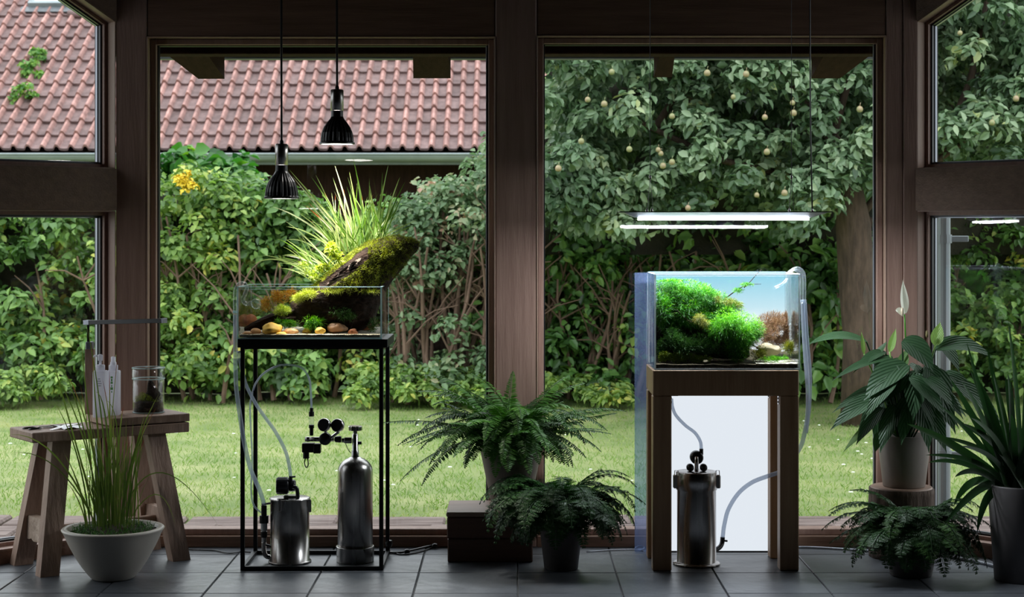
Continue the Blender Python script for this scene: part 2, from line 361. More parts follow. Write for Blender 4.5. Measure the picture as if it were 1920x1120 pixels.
def leaf_clumps(centres, rad, per, size, aspect=.55, up=.55, vbase=None):
    n = len(centres)*per
    c = np.repeat(np.asarray(centres), per, 0); r = np.repeat(np.asarray(rad), per)
    u = nrm(NR.normal(size=(n, 3))); u[:, 2] = np.where(u[:, 2] < -.3, -u[:, 2], u[:, 2])
    u = nrm(u)
    p = c+u*(r*NR.uniform(.55, 1.05, n))[:, None]
    nn = nrm(u+np.array([0, -.25, up])+NR.normal(size=(n, 3))*.45)
    d = NR.normal(size=(n, 3))+u*.6+np.array([0, 0, -.35]); d = d-nn*(d*nn).sum(1, keepdims=True)
    L = size*NR.uniform(.6, 1.25, n)
    vs, fs = leaves_np(p, d, nn, L, L*aspect*NR.uniform(.8, 1.2, n))
    cv = NR.normal(.45, .16, len(centres)) if vbase is None else vbase
    v = np.clip(np.repeat(cv, per)+NR.normal(0, .17, n), 0, 1)
    return vs, fs, np.repeat(v, 2)
def interp(x, prof): return np.interp(x, [a for a, b in prof], [b for a, b in prof])
def shrub(name, label, cat, top, bot, Y, depth, mat, size, nclump, per, crad=(.08,.17), aspect=.55, group=None, sparse=None, stems=6, core=True, front_bias=1.6, cmat='thicket'):
    """top: outline [(px,py)...]; bot: py of the lowest leaves."""
    x0, x1 = top[0][0], top[-1][0]
    g0 = P((x0+x1)/2, 440, Y+depth*.4); g0.z = -.03
    root = thing(name, label, cat, g0, group)
    px = NR.uniform(x0, x1, nclump); t = interp(px, top)
    bt = bot if np.isscalar(bot) else interp(px, bot)
    f = NR.uniform(0, 1, nclump)
    py = t+(bt-t)*f
    if sparse is not None:
        keep = NR.uniform(0, 1, nclump) < interp(f, sparse); px, py, f = px[keep], py[keep], f[keep]
    y = Y+depth*NR.uniform(0, 1, len(px))**front_bias+NR.normal(0, .05, len(px))+(1-f)*0.25
    c = np.stack([(px-CX)/F*Y, y, H-(py-HY)/F*Y], 1); rad = NR.uniform(*crad, len(px))
    vs, fs, v = leaf_clumps(c, rad, per, size, aspect)
    fo = stuff(mkobj('foliage', vs, fs, M[mat], root, False, None, v))
    for i in range(stems):
        a = x0+(x1-x0)*(i+R.uniform(.2, .8))/stems; ttop = float(interp(a, top)); yy = Y+depth*R.uniform(.05, .5)
        b0 = P(a, 440, yy); b0.z = -.03
        hh = max(.3, PZ(ttop, Y)*R.uniform(.6, .92)); pts = []; dx = R.uniform(-.25, .25)
        for k in range(7):
            q = k/6; pts.append(b0+V(dx*q+.03*math.sin(5*q+i), .05*math.sin(4*q+2*i), hh*q))
        mb = MB(); mb.tube(pts, [R.uniform(.012, .02)*(1-.6*k/6) for k in range(7)], 6)
        for b in range(5):
            q = R.randint(2, 5); s0 = pts[q]; e = s0+V(R.uniform(-.3, .3), R.uniform(-.12, .12), R.uniform(.05, .35))
            mb.tube([s0, (s0+e)/2+V(0, 0, .03), e], [.007, .005, .003], 5)
        mb.build('stem', M['twig'], root)
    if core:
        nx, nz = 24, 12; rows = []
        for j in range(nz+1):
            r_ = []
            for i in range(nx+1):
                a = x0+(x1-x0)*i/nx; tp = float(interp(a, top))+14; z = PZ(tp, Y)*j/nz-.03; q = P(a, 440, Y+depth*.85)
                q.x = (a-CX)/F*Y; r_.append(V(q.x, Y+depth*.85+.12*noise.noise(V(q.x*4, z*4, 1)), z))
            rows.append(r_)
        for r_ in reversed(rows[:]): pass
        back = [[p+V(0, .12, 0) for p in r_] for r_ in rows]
        mb = MB(); mb.grid(rows); mb.grid([r_[::-1] for r_ in back]); mb.grid([rows[-1], back[-1]]); mb.build('twig_shade_backing', M[cmat], root, True)  # backing sheet behind the leaves; dark version paints the inner shade
    return root

# ------------------------------------------------------------ the setting: floor
YW = 5.66; XC = 1.3125   # facade plane and its half-width (about X0)
X0 = (968-CX)/F*YW
floor = struct('floor')
fb = MB(); fb.box(-2.7, 2.7, -1.8, 5.86, -.06, -.004); fb.build('floor_bed', M['grout'], floor)
S2 = math.sqrt(.5)
def wallpt(side, s, n, z):
    """point on the canted side walls: s metres along from the corner, n outwards"""
    return V(X0+side*(XC+.005+S2*s+S2*n), YW-S2*s+S2*n, z)
tm = MB(); tm.cbox((0,0,0), ((1,0,0),(0,1,0),(0,0,1)), (.148, .148, .006), .0018)
t0 = None; rest = MB()
for i in range(-9, 9):
    for j in range(-22, 3):
        cx = .0136+.3*i+.15; cy = 4.936+.3*j+.15
        if abs(cx) > 2.62: continue
        # keep inside the bay
        if cy-.148 > YW: continue
        y1 = min(cy+.148, YW+.03); y0 = cy-.148
        if j >= -12:
            full = y1 >= cy+.147
            if t0 is None:
                t0 = tm.build('tile', M['slate'], floor, False); me_t = t0.data
                t0.data.transform(Matrix.Translation(Vector((0,0,0)))); o = t0
            elif full: o = bpy.data.objects.new('tile', me_t); C.objects.link(o); o.parent = floor
            else:
                mb = MB(); mb.cbox((0, 0, 0), ((1,0,0),(0,1,0),(0,0,1)), (.148, (y1-y0)/2, .006), .0018)
                o = mb.build('tile', M['slate'], floor)
            o.location = (cx, (y0+y1)/2, -.006+R.uniform(-.0004, .0004))
        else: rest.cbox((cx, cy, -.006), ((1,0,0),(0,1,0),(0,0,1)), (.148, .148, .006), .0018)
stuff(rest.build('tile', M['slate'], floor))

# ------------------------------------------------------------ the setting: central glazed wall
def trim(n, mb, mat): o = mb.build('trim_%d' % n, M[mat]); o['kind'] = 'structure'; return o
wx = lambda px: PX(px, YW); wz = lambda py: PZ(py, YW)
m = MB(); m.box(wx(217), wx(275), YW, YW+.10, 0, 2.0, .003); trim(1, m, 'timber_v')
m = MB(); m.box(wx(929), wx(1006), YW, YW+.10, 0, 2.0, .003); trim(2, m, 'timber_v')
m = MB(); m.box(wx(1662), wx(1693), YW, YW+.10, 0, 2.0, .002); trim(3, m, 'timber_v')
m = MB(); m.box(wx(1693.6), wx(1720), YW-.004, YW+.10, 0, 2.0, .002); trim(4, m, 'timber_v')
m = MB(); m.box(wx(275)+.001, wx(929)-.001, YW+.003, YW+.10, wz(68), 2.0, .003); trim(5, m, 'timber_h')
m = MB(); m.box(wx(1006)+.001, wx(1662)-.001, YW+.003, YW+.10, wz(66), 2.0, .003); trim(6, m, 'timber_h')
m = MB(); m.box(wx(275)+.001, wx(929)-.001, YW, YW+.12, 0, wz(1006), .002); trim(7, m, 'timber_h')
m = MB(); m.box(wx(1006)+.001, wx(1662)-.001, YW, YW+.12, 0, wz(1006), .002); trim(8, m, 'timber_h')
def window(n, xa, xb, zt):
    w = struct('window_%d' % n, (0, 0, 0)); zb = wz(1006)
    yf = YW
    # bead flush with the posts, dark recess, sash
    m = MB(); b = .0045
    m.box(xa, xa+b, yf-.002, yf+.03, zb, zt, .001); m.box(xb-b, xb, yf-.002, yf+.03, zb, zt, .001); m.box(xa, xb, yf-.002, yf+.03, zt-b, zt, .001)
    m.build('bead', M['timber_lt'], w)
    f = .024; m = MB(); y0, y1 = yf+.035, yf+.085
    m.box(xa+b, xa+f, y0, y1, zb, zt-b, .002); m.box(xb-f, xb-b, y0, y1, zb, zt-b, .002)
    m.box(xa+f, xb-f, y0, y1, zt-f, zt-b, .002); m.box(xa+f, xb-f, y0-.012, y1, zb, zb+.020, .002)
    m.build('sash', M['timber_v'], w)
    m = MB(); g = .0045
    m.box(xa+f, xa+f+g, y1-.03, y1-.004, zb+.02, zt-f, .0005); m.box(xb-f-g, xb-f, y1-.03, y1-.004, zb+.02, zt-f, .0005); m.box(xa+f, xb-f, y1-.03, y1-.004, zt-f-.003, zt-f, .0005)
    m.build('gasket', M['gasket'], w)
    m = MB(); m.box(xb-f-g-.004, xb-f-g, y1-.034, y1-.024, zb+.02, zt-f, .0005); m.build('metal_bead', M['alu'], w)
    m = MB(); m.v = [(xa+f, y1-.040, zb+.02), (xb-f, y1-.040, zb+.02), (xb-f, y1-.002, zt-f), (xa+f, y1-.002, zt-f)]; m.f = [(0,1,2,3)]
    m.build('pane', M['pane'], w); return w
window(1, wx(275), wx(929), wz(68)); window(2, wx(1006), wx(1662), wz(66))

# ------------------------------------------------------------ the canted side walls
ZR0, ZR1, ZD, SLP = 1.109, 1.246, 1.732, .53
SL = 1.5
def cant(side, name, n1):
    def quadprism(mb, poly, n0, nn1):
        ring = [wallpt(side, s, n0, z) for s, z in poly]; off = wallpt(side, 0, nn1, 0)-wallpt(side, 0, n0, 0)
        mb.prism(ring, (0,0,0), off)
    w = struct(name)
    def part(nm, poly, n0, nn1, mat):
        mb = MB(); quadprism(mb, poly, n0, nn1); return mb.build(nm, M[mat], w)
    part('rail', [(0.0, ZR0), (SL, ZR0), (SL, ZR1), (0.0, ZR1)], -.006, .10, 'timber_h')
    part('sloping_beam', [(0.0, ZD), (SL, ZD+SLP*SL), (SL, 2.9), (0.0, 2.2)], -.004, .10, 'timber_h')
    part('sill_board', [(0.0, 0), (SL, 0), (SL, .042), (0.0, .042)], -.004, .12, 'timber_h')
    part('post', [(1.34, .042), (SL, .042), (SL, ZD+SLP*SL), (1.34, ZD+SLP*1.34)], -.002, .10, 'timber_v')
    for k, (za, zb, slope) in enumerate(((.042, ZR0, 0), (ZR1, ZD, SLP))):
        ww = struct('window_%d' % (n1+k)); f = .014
        def wp(nm, poly, n0, nn1, mat):
            mb = MB(); quadprism(mb, poly, n0, nn1); return mb.build(nm, M[mat], ww)
        zt = lambda s: zb+slope*s
        e = .001
        def frame(nm, a, b, n0, nn1, mat):
            mb = MB()
            quadprism(mb, [(a, za+a), (b, za+b), (b, zt(b)-b), (a, zt(a)-a)], n0, nn1)
            quadprism(mb, [(1.34-b, za+b), (1.34-a, za+a), (1.34-a, zt(1.34-a)-a), (1.34-b, zt(1.34-b)-b)], n0, nn1)
            quadprism(mb, [(a, za+a), (1.34-a, za+a), (1.34-b, za+b), (b, za+b)], n0, nn1)
            quadprism(mb, [(b, zt(b)-b), (1.34-b, zt(1.34-b)-b), (1.34-a, zt(1.34-a)-a), (a, zt(a)-a)], n0, nn1)
            return mb.build(nm, M[mat], ww)
        frame('reveal', 0.0005, .004, .0, .10, 'timber_lt' if k else 'timber_v')
        frame('sash', .004, .016, .045, .10, 'timber_v')
        frame('gasket', .016, .022, .06, .094, 'gasket')
        frame('metal_bead', .022, .0245, .075, .085, 'alu')
        mb = MB(); a = .02
        mb.v = [wallpt(side, a, .086, za+a), wallpt(side, 1.32, .086, za+a), wallpt(side, 1.32, .086, zt(1.32)-a), wallpt(side, a, .086, zt(a)-a)]
        mb.f = [(0,1,2,3)]; mb.build('pane', M['pane'], ww)
cant(-1, 'wall_left', 3); cant(1, 'wall_right', 5)

# rest of the room (behind and beside the camera)
xs = XC+S2*SL; ys = YW-S2*SL
def wbox(name, x0, x1, y0, y1, z0, z1, mat):
    m = MB(); m.box(x0, x1, y0, y1, z0, z1); o = m.build(name, M[mat]); o['kind'] = 'structure'; return o
for sd, nm in ((-1, 'wall_left'), (1, 'wall_right')):
    xa, xb = sorted((sd*xs, sd*(xs+.12)))
    wr = struct(nm)
    def wq(y0, y1, z0, z1):
        m = MB(); m.box(xa, xb, y0, y1, z0, z1); m.build('wall_panel', M['plaster'], wr)
    wq(-1.6, ys, 0, 2.9)
wbox('wall_back', -xs-.12, xs+.12, -1.72, -1.6, 0, 2.9, 'plaster')
m = MB(); m.prism([V(-2.9, -1.75, 2.75), V(-2.9, 4.0, 2.75), V(-2.9, 5.95, 1.9), V(-2.9, 5.95, 2.0), V(-2.9, 4.0, 2.9), V(-2.9, -1.75, 2.9)], (0,0,0), (5.8, 0, 0))
o = m.build('ceiling', M['ceilwood']); o['kind'] = 'structure'

# ------------------------------------------------------------ eaves outside the glass
ev = struct('eaves')
m = MB(); m.box(-1.38, 1.40, 5.80, 5.90, PZ(104, 5.85), 2.0, .003); m.build('wall_plate', M['timber_out'], ev)
m = MB(); m.box(-1.44, 1.46, 6.22, 6.26, PZ(112, 6.24), 1.86, .003); m.build('gutter_board', M['zinc'], ev)
m = MB(); m.prism([V(-1.40, 5.78, 2.00), V(-1.40, 6.26, 1.80), V(-1.40, 6.26, 1.83), V(-1.40, 5.78, 2.03)], (0,0,0), (2.82, 0, 0)); m.build('soffit_boards', M['timber_out'], ev)
def rafter(pa, pb, ybot, Ya=5.78, Yb=6.16, sl=0, sr=0):
    xa, xb = PX(pa, Yb), PX(pb, Yb); zb = PZ(ybot, Yb); hh = .13
    xi0, xi1 = (xa+sl, xb+sr)
    za = zb+.085
    v = [V(xi0, Ya, za), V(xi1, Ya, za), V(xb, Yb, zb), V(xa, Yb, zb)]
    mb = MB(); mb.add([p for p in v]+[p+V(0, 0, hh) for p in v], [(0,1,2,3), (7,6,5,4), (0,4,5,1), (1,5,6,2), (2,6,7,3), (3,7,4,0)])
    mb.build('rafter', M['timber_out'], ev)
rafter(372, 421, 148, sl=-.085, sr=-.02); rafter(775, 845, 147, sl=.02); rafter(1226, 1260, 145, sr=-.02); rafter(1521, 1575, 147, sl=.0, sr=.085)
# down-pipe beyond the right-hand canted window
dp = thing('garden_post', 'bluish grey metal post standing outside the right canted window', 'post', P(1770, 440, 5.98)-V(0, 0, H))
m = MB(); m.tube([P(1770, 440, 5.98)-V(0, 0, H+.03)+V(0, 0, z) for z in (0, .4, .8, 1.14)], .022, 14); m.build('shaft', M['zinc'], dp)
for z in (.25, 1.0):
    m = MB(); m.tube([dp.location+V(0, 0, z), dp.location+V(0, 0, z+.03)], .027, 14); m.beam(dp.location+V(-.02, 0, z+.015), dp.location+V(.085, 0, z+.015), .012, .022); m.build('bracket', M['zinc'], dp)

# ------------------------------------------------------------ ground, terrace, lawn
m = MB(); m.box(-14, 14, 5.86, 30, -.10, -.045); o = m.build('ground', M['lawnsoil']); o['kind'] = 'structure'
ter = struct('terrace')
for j in range(3):
    x = -3.9+R.uniform(-.2, 0)
    while x < 4.0:
        w = R.uniform(.28, .5); y0 = 5.84+j*.215; m = MB(); hz = R.uniform(-.035, -.022)
        m.box(x+.006, x+w-.006, y0+.006, y0+.209, -.05, hz, .008)
        m.build('stone', M['terrace'], ter); x += w
n = 90000
gx = NR.uniform(-5.2, 5.2, n); gy = 6.42+NR.uniform(0, 1, n)**1.25*4.9; keep = (gy > 6.5) | (NR.uniform(0, 1, n) < .5)
gx, gy = gx[keep], gy[keep]; n = len(gx)
pz = np.array([noise.noise(V(a*1.3, b*1.3, 0))+.5*noise.noise(V(a*4, b*4, 3)) for a, b in zip(gx[::1], gy[::1])])
p = np.stack([gx, gy, np.full(n, -.045)], 1)
d = np.stack([NR.normal(0, .5, n), NR.normal(0, .5, n), np.ones(n)], 1)
vs, fs = blades_np(p, d, NR.uniform(.018, .042, n), NR.uniform(.0025, .005, n), np.full(n, .3), 2)
v = np.clip(.42+pz*.42+NR.normal(0, .14, n)+np.clip((6.75-gy)*1.1, 0, .35), 0, 1)
tag(mkobj('lawn_grass', vs, fs, M['grass'], None, False, None, np.repeat(v, 2)), 'short mottled green lawn stretching to the hedge', 'grass', None, 'stuff')
m = MB()
for i in range(110):
    x = R.choice([R.uniform(.9, 3.2), R.uniform(-2.6, 3)]); y = R.uniform(6.7, 9.5); c = V(x, y, R.uniform(.0, .015)); r = R.uniform(.006, .011)
    m.lathe([(r, 0), (r*.7, .003), (0, .004)], c, 7)
tag(m.build('daisy_flowers', M['flower_w']), 'tiny white clover and daisy heads scattered over the lawn', 'flowers', None, 'stuff')

# ------------------------------------------------------------ house across the garden
YE = 20.0; ZE = PZ(283, YE); PT = .30; TA = math.radians(35); TW = 27/F*YE
house = thing('house', 'neighbouring house with a weathered red clay tile roof above the hedge', 'house', (-3, YE+1, -.045))
m = MB(); m.box(-9, 1.9, YE+.5, YE+.7, -.04, ZE-.05); m.build('boarded_wall', M['housewood'], house)
m = MB(); m.prism([V(-9.2, YE+.05, ZE-.10), V(-9.2, YE+.05+5*math.cos(TA), ZE-.10+5*math.sin(TA)), V(-9.2, YE+.2+5*math.cos(TA), ZE-.25+5*math.sin(TA)), V(-9.2, YE+.55, ZE-.16)], (0,0,0), (11, 0, 0)); m.build('roof_deck', M['housewood'], house)
m = MB(); rg = []
for k in range(9):
    a = math.pi*k/8; rg.append((-.075*math.cos(a), -.085*math.sin(a)))
rows = [[V(x, YE-.09+y, ZE-.045+z) for x in (-9.2, -4, 0, 1.95)] for y, z in rg]; inner = [[V(x, YE-.09+y*.85, ZE-.045+z*.85) for x in (-9.2, -4, 0, 1.95)] for y, z in rg]
m.grid([r[::-1] for r in rows]); m.grid(inner); m.tube([(-9.2, YE-.165, ZE-.045), (1.95, YE-.165, ZE-.045)], .013, 8)
m.box(-9.2, 1.95, YE+.0, YE+.03, ZE-.16, ZE-.03)
m.build('gutter', M['zinc'], house)
def tile_mesh():
    prof = [(0, .014), (.10, .0), (.40, -.002), (.60, .0), (.68, .034), (.77, .056), (.90, .052), (1.04, .014)]
    T = .012; vs = []; LL = .36
    for (t, lift) in ((0, .036), (1, .0)):
        for (u, h) in prof: vs.append((u*TW-TW/2, t*LL, h+lift))
    for (u, h) in prof: vs.append((u*TW-TW/2, 0, h+.036-.030))
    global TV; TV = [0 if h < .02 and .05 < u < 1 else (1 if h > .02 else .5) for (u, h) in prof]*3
    n = len(prof); fs = [(i, i+1, n+i+1, n+i) for i in range(n-1)]+[(2*n+i, 2*n+i+1, i+1, i) for i in range(n-1)]
    return vs, fs
tv, tf = tile_mesh()
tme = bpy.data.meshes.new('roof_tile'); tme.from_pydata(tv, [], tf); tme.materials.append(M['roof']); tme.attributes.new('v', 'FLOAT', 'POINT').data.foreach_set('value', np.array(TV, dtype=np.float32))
cnt = 0; rest_v = []; rest_f = []
cand = []
for k in range(16):
    for c in range(-54, 14):
        x = c*TW; y = YE+k*PT*math.cos(TA); z = ZE+k*PT*math.sin(TA)
        px = CX+x/y*F; py = HY-(z+.1-H)/y*F
        vis = (-10 < px < 195 and -14 < py < 300) or (285 < px < 925 and 100 < py < 300)
        cand.append((0 if vis else 1, abs(px-500), k, x, y, z))
cand.sort()
rot = Matrix.Rotation(TA, 4, 'X')
valley = lambda k, x: k >= 10 and x < PX(40, YE+2.6)-(k-10)*.0
for i, (vv_, _, k, x, y, z) in enumerate(cand):
    if i < 300 and vv_ == 0:
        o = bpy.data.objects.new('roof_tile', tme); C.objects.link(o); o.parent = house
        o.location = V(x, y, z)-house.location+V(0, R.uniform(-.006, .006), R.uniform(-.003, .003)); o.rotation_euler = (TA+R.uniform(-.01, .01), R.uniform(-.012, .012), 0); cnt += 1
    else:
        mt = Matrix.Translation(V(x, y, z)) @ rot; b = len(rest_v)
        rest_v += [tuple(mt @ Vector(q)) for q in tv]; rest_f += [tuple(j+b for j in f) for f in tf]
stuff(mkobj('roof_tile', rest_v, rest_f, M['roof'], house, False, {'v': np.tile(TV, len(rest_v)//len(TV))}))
print('tiles parts', cnt)
# rooflight, lead apron and hip tile at the top left
def rp(px, py, off=0):  # point on the roof plane under a pixel
    a = (px-CX)/F; b = -(py-HY)/F
    # z = ZE + (y-YE)*tan ; z = H + b*y
    y = (H-ZE+YE*math.tan(TA))/(math.tan(TA)-b)
    return V(a*y, y, H+b*y)+V(0, -math.sin(TA), math.cos(TA))*off
u = V(1,0,0); up = V(0, math.cos(TA), math.sin(TA)); nn = V(0, -math.sin(TA), math.cos(TA))
a0 = rp(60, 18); w_, h_ = .78, 1.0
sk = MB(); c = a0+u*w_/2-V(0,0,0)+up*h_/2
for (du, dv, hu, hv) in ((-w_/2, 0, .035, h_/2), (w_/2, 0, .035, h_/2), (0, -h_/2, w_/2+.035, .035), (0, h_/2, w_/2+.035, .035)):
    sk.cbox(c+u*du+up*dv+nn*.07, (u, up, nn), (hu, hv, .05), .005)
rl = sk.build('rooflight', M['zinc'], house)
m = MB(); m.cbox(c+nn*.10, (u, up, nn), (w_/2-.03, h_/2-.03, .006), .002); m.build('pane', pmat('rooflight_glass', (.8,.85,.9), rough=.12, spec=1, metal=.8), rl)
m = MB(); m.cbox(a0+u*w_/2-up*.10+nn*.055, (u, up, nn), (w_/2+.12, .07, .008), .003); m.build('lead_apron', pmat('lead', (.10,.11,.12), (.16,.17,.18), .5, scale=20), house)
for k in range(2):
    a = rp(128+k*26, 34, .06); m = MB(); m.lathe([(.045, 0), (.055, .02), (.048, .17), (.040, .19)], a, 12, (1, .1, -.03), True)
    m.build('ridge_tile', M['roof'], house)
# creeper tufts on the roof
for (px, py, r) in ((62, 142, .15), (38, 190, .15), (75, 115, .06)):
    c = rp(px, py, .08); cs = np.array([[c.x+R.uniform(-r, r), c.y+R.uniform(-.05, .05), c.z+R.uniform(-r, r)*.7] for _ in range(7)])
    vs, fs, v = leaf_clumps(cs, np.full(7, .07), 40, .05, .7, vbase=np.full(7, .8))
    tag(mkobj('roof_creeper', vs, fs, M['ivy'], None, False, None, v), {142:'larger green creeper tuft growing on the roof tiles', 190:'lower green creeper tuft on the roof tiles, left of the larger one', 115:'small yellow-green creeper sprig topmost on the roof tiles'}[py], 'creeper', 'creeper tufts on the tiled roof', 'thing')

# ------------------------------------------------------------ hedges, shrubs, trees
HY0 = 10.9
HG = 'shrubs of the mixed hedge'
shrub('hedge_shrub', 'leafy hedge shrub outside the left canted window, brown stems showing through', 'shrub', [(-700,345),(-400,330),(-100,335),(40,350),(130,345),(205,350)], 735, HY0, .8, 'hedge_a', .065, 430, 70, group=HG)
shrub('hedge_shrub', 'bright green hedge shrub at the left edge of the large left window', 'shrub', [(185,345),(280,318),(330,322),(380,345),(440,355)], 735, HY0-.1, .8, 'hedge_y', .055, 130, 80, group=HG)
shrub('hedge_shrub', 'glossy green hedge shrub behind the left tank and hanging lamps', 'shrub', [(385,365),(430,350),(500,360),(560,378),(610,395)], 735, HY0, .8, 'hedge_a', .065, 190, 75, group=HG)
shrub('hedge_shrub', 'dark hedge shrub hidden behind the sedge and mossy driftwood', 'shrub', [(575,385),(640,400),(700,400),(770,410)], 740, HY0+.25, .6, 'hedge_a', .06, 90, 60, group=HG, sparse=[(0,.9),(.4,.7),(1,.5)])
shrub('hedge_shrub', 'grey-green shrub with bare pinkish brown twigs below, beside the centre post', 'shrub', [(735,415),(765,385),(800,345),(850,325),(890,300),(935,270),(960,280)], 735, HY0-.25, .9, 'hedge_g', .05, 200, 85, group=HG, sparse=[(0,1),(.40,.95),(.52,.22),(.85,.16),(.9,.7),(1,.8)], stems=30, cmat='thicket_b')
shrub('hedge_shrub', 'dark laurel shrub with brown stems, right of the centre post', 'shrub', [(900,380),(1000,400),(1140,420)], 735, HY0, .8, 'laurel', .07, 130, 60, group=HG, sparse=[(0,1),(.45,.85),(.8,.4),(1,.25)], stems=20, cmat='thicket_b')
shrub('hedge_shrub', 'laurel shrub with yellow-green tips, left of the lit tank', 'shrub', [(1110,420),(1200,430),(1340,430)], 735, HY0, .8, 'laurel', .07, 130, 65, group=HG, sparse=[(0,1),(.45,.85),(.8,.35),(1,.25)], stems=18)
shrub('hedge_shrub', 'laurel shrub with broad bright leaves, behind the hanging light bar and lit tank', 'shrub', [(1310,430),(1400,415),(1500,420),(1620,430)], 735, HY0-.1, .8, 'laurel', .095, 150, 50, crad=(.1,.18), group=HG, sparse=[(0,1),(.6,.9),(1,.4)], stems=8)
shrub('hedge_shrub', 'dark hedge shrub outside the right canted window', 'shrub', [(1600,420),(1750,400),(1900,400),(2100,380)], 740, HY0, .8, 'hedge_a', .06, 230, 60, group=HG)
shrub('ground_cover', 'low fresh green plants at the hedge foot left of the centre post', 'plants', [(640,715),(700,700),(800,700),(920,705)], 752, HY0-.45, .2, 'hedge_y', .045, 60, 60, crad=(.04,.08), stems=0, core=False)
shrub('ground_cover', 'low yellow-green plants at the hedge foot outside the left canted window', 'plants', [(-120,722),(0,712),(75,715),(110,730)], 750, HY0-.45, .2, 'hedge_y', .05, 40, 60, crad=(.04,.08), stems=0, core=False)
shrub('ground_cover', 'low pale plants at the hedge foot beside the brown laurel stems', 'plants', [(1000,725),(1060,715),(1120,730),(1180,735)], 752, HY0-.4, .2, 'hedge_y', .05, 26, 50, crad=(.03,.07), stems=0, core=False)
shrub('climbing_ivy', 'large-leaved ivy climbing beneath the house gutter', 'ivy', [(285,318),(350,312),(400,312),(470,318)], 400, 12.6, .3, 'ivy', .10, 46, 30, crad=(.1,.18), aspect=.85, stems=4, core=False)
# yellow blossom on the bright shrub
cs = np.array([list(P(350+R.gauss(0, 9), 342+R.gauss(0, 7), HY0-.22)) for _ in range(16)])
vs, fs, v = leaf_clumps(cs, np.full(16, .025), 26, .022, .9)
tag(mkobj('yellow_blossom', vs, fs, M['flower_y'], None), 'yellow flower spray on top of the bright hedge shrub', 'flower')

# apple tree
AT = thing('apple_tree', 'large apple tree with small pale apples filling the right windows', 'tree', V(PX(1612, 9.7), 9.7, -.045))
m = MB(); tb = [P(1618, 800, 9.7)]; tb[0].z = -.045
tp = tb+[P(1615, 640, 9.7), P(1605, 520, 9.7), P(1600, 420, 9.68), P(1588, 330, 9.66), P(1560, 260, 9.6), P(1500, 180, 9.6)]
seg = 20; rings = []
for i, p in enumerate(tp):
    r = [.13, .105, .10, .098, .07, .05, .03][i]
    rings.append([p+V(math.cos(2*math.pi*k/seg), math.sin(2*math.pi*k/seg), 0)*r*(1+.12*noise.noise(V(k*.7, i*1.3, 0))) for k in range(seg)])
m.loft(rings)
m.build('trunk', M['bark'], AT, True)
brs = [[(1600,420),(1660,350),(1760,300),(1900,200)], [(1590,340),(1480,330),(1350,300),(1200,230),(1080,200)], [(1600,400),(1680,440),(1760,430)], [(1560,260),(1600,120),(1640,-60)], [(1500,180),(1400,60),(1280,-60)], [(1350,300),(1280,160),(1220,40)], [(1230,240),(1260,190),(1255,140)], [(1760,300),(1820,150),(1850,0)]]
for b in brs:
    m = MB(); pts = [P(x, y, 9.68+.1*math.sin(i*2)) for i, (x, y) in enumerate(b)]; m.tube(pts, [.026-.020*i/len(pts) for i in range(len(pts))], 8); m.build('branch', M['bark'], AT, True)
top = [(1010,112),(1030,60),(1080,-20),(1150,-110),(1700,-200),(2000,-240),(2150,-200)]
botl = [(1010,470),(1060,430),(1160,445),(1290,405),(1350,350),(1420,390),(1500,440),(1560,400),(1640,370),(1760,350),(1900,300),(2150,300)]
n = 900; px = NR.uniform(1010, 2150, n); f = NR.uniform(0, 1, n)
t_, b_ = interp(px, top), interp(px, botl); py = t_+(b_-t_)*f
yy = 9.35+NR.uniform(0, 1, n)**1.3*1.5
c = np.stack([(px-CX)/F*9.6, yy, H-(py-HY)/F*9.6], 1)
# open a darker gap around the trunk head
dist = np.hypot((px-1600)/50, (py-420)/60); kp = (dist > 1) | (yy > 10.3); c = c[kp]
vs, fs, v = leaf_clumps(c, NR.uniform(.07, .16, len(c)), 88, .060, .52, up=.35)
stuff(mkobj('foliage', vs, fs, M['appleleaf'], AT, False, None, v))
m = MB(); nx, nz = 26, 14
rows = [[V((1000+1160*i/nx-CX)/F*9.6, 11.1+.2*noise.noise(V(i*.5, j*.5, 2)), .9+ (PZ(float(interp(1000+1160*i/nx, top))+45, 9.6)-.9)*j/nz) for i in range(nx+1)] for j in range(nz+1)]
m.grid(rows); m.grid([[p+V(0, .1, 0) for p in r][::-1] for r in rows]); m.build('twig_shade_backing', M['thicket'], AT, True)  # dark sheet painting the shade inside the crown
for (ax_, ay_) in [(1234,281),(1239,288),(1260,304),(1243,311),(1399,139),(1326,137),(1434,220),(1488,212),(1486,193),(1133,195),(1260,218),(1147,135),(1438,285),(1471,362),(1102,187),(1047,316),(1419,366),(1800,62),(1860,230),(1905,185),(1612,205),(1180,280),(1090,265),(1375,182),(1290,390)]:
    m = MB(); r = R.uniform(.014, .019); c = P(ax_, ay_, 9.2); m.lathe([(.002, .86*r), (r*.35, r*.98), (r*.8, r*.62), (r, 0), (r*.85, -r*.6), (r*.4, -r*.92), (.002, -r*.86)], c, 12)
    m.tube([c+V(0, 0, r*.8), c+V(.004, 0, r*2)], .0015, 4)
    m.build('apple', M['apple'], AT, True)
# a denser row of trees behind, right of the house
shrub('background_tree', 'dense tree row closing the view behind the apple tree', 'tree', [(1060,140),(1120,40),(1200,-150),(1500,-260),(1900,-300),(2300,-280)], 500, 13.2, 1.2, 'hedge_a', .11, 330, 50, crad=(.2,.38), stems=5)
shrub('background_tree', 'tall dark shrub left of the tiled roof house', 'tree', [(-700,-100),(-500,-160),(-330,-60)], 700, 13.4, .8, 'hedge_a', .11, 90, 40, crad=(.2,.35), stems=3)
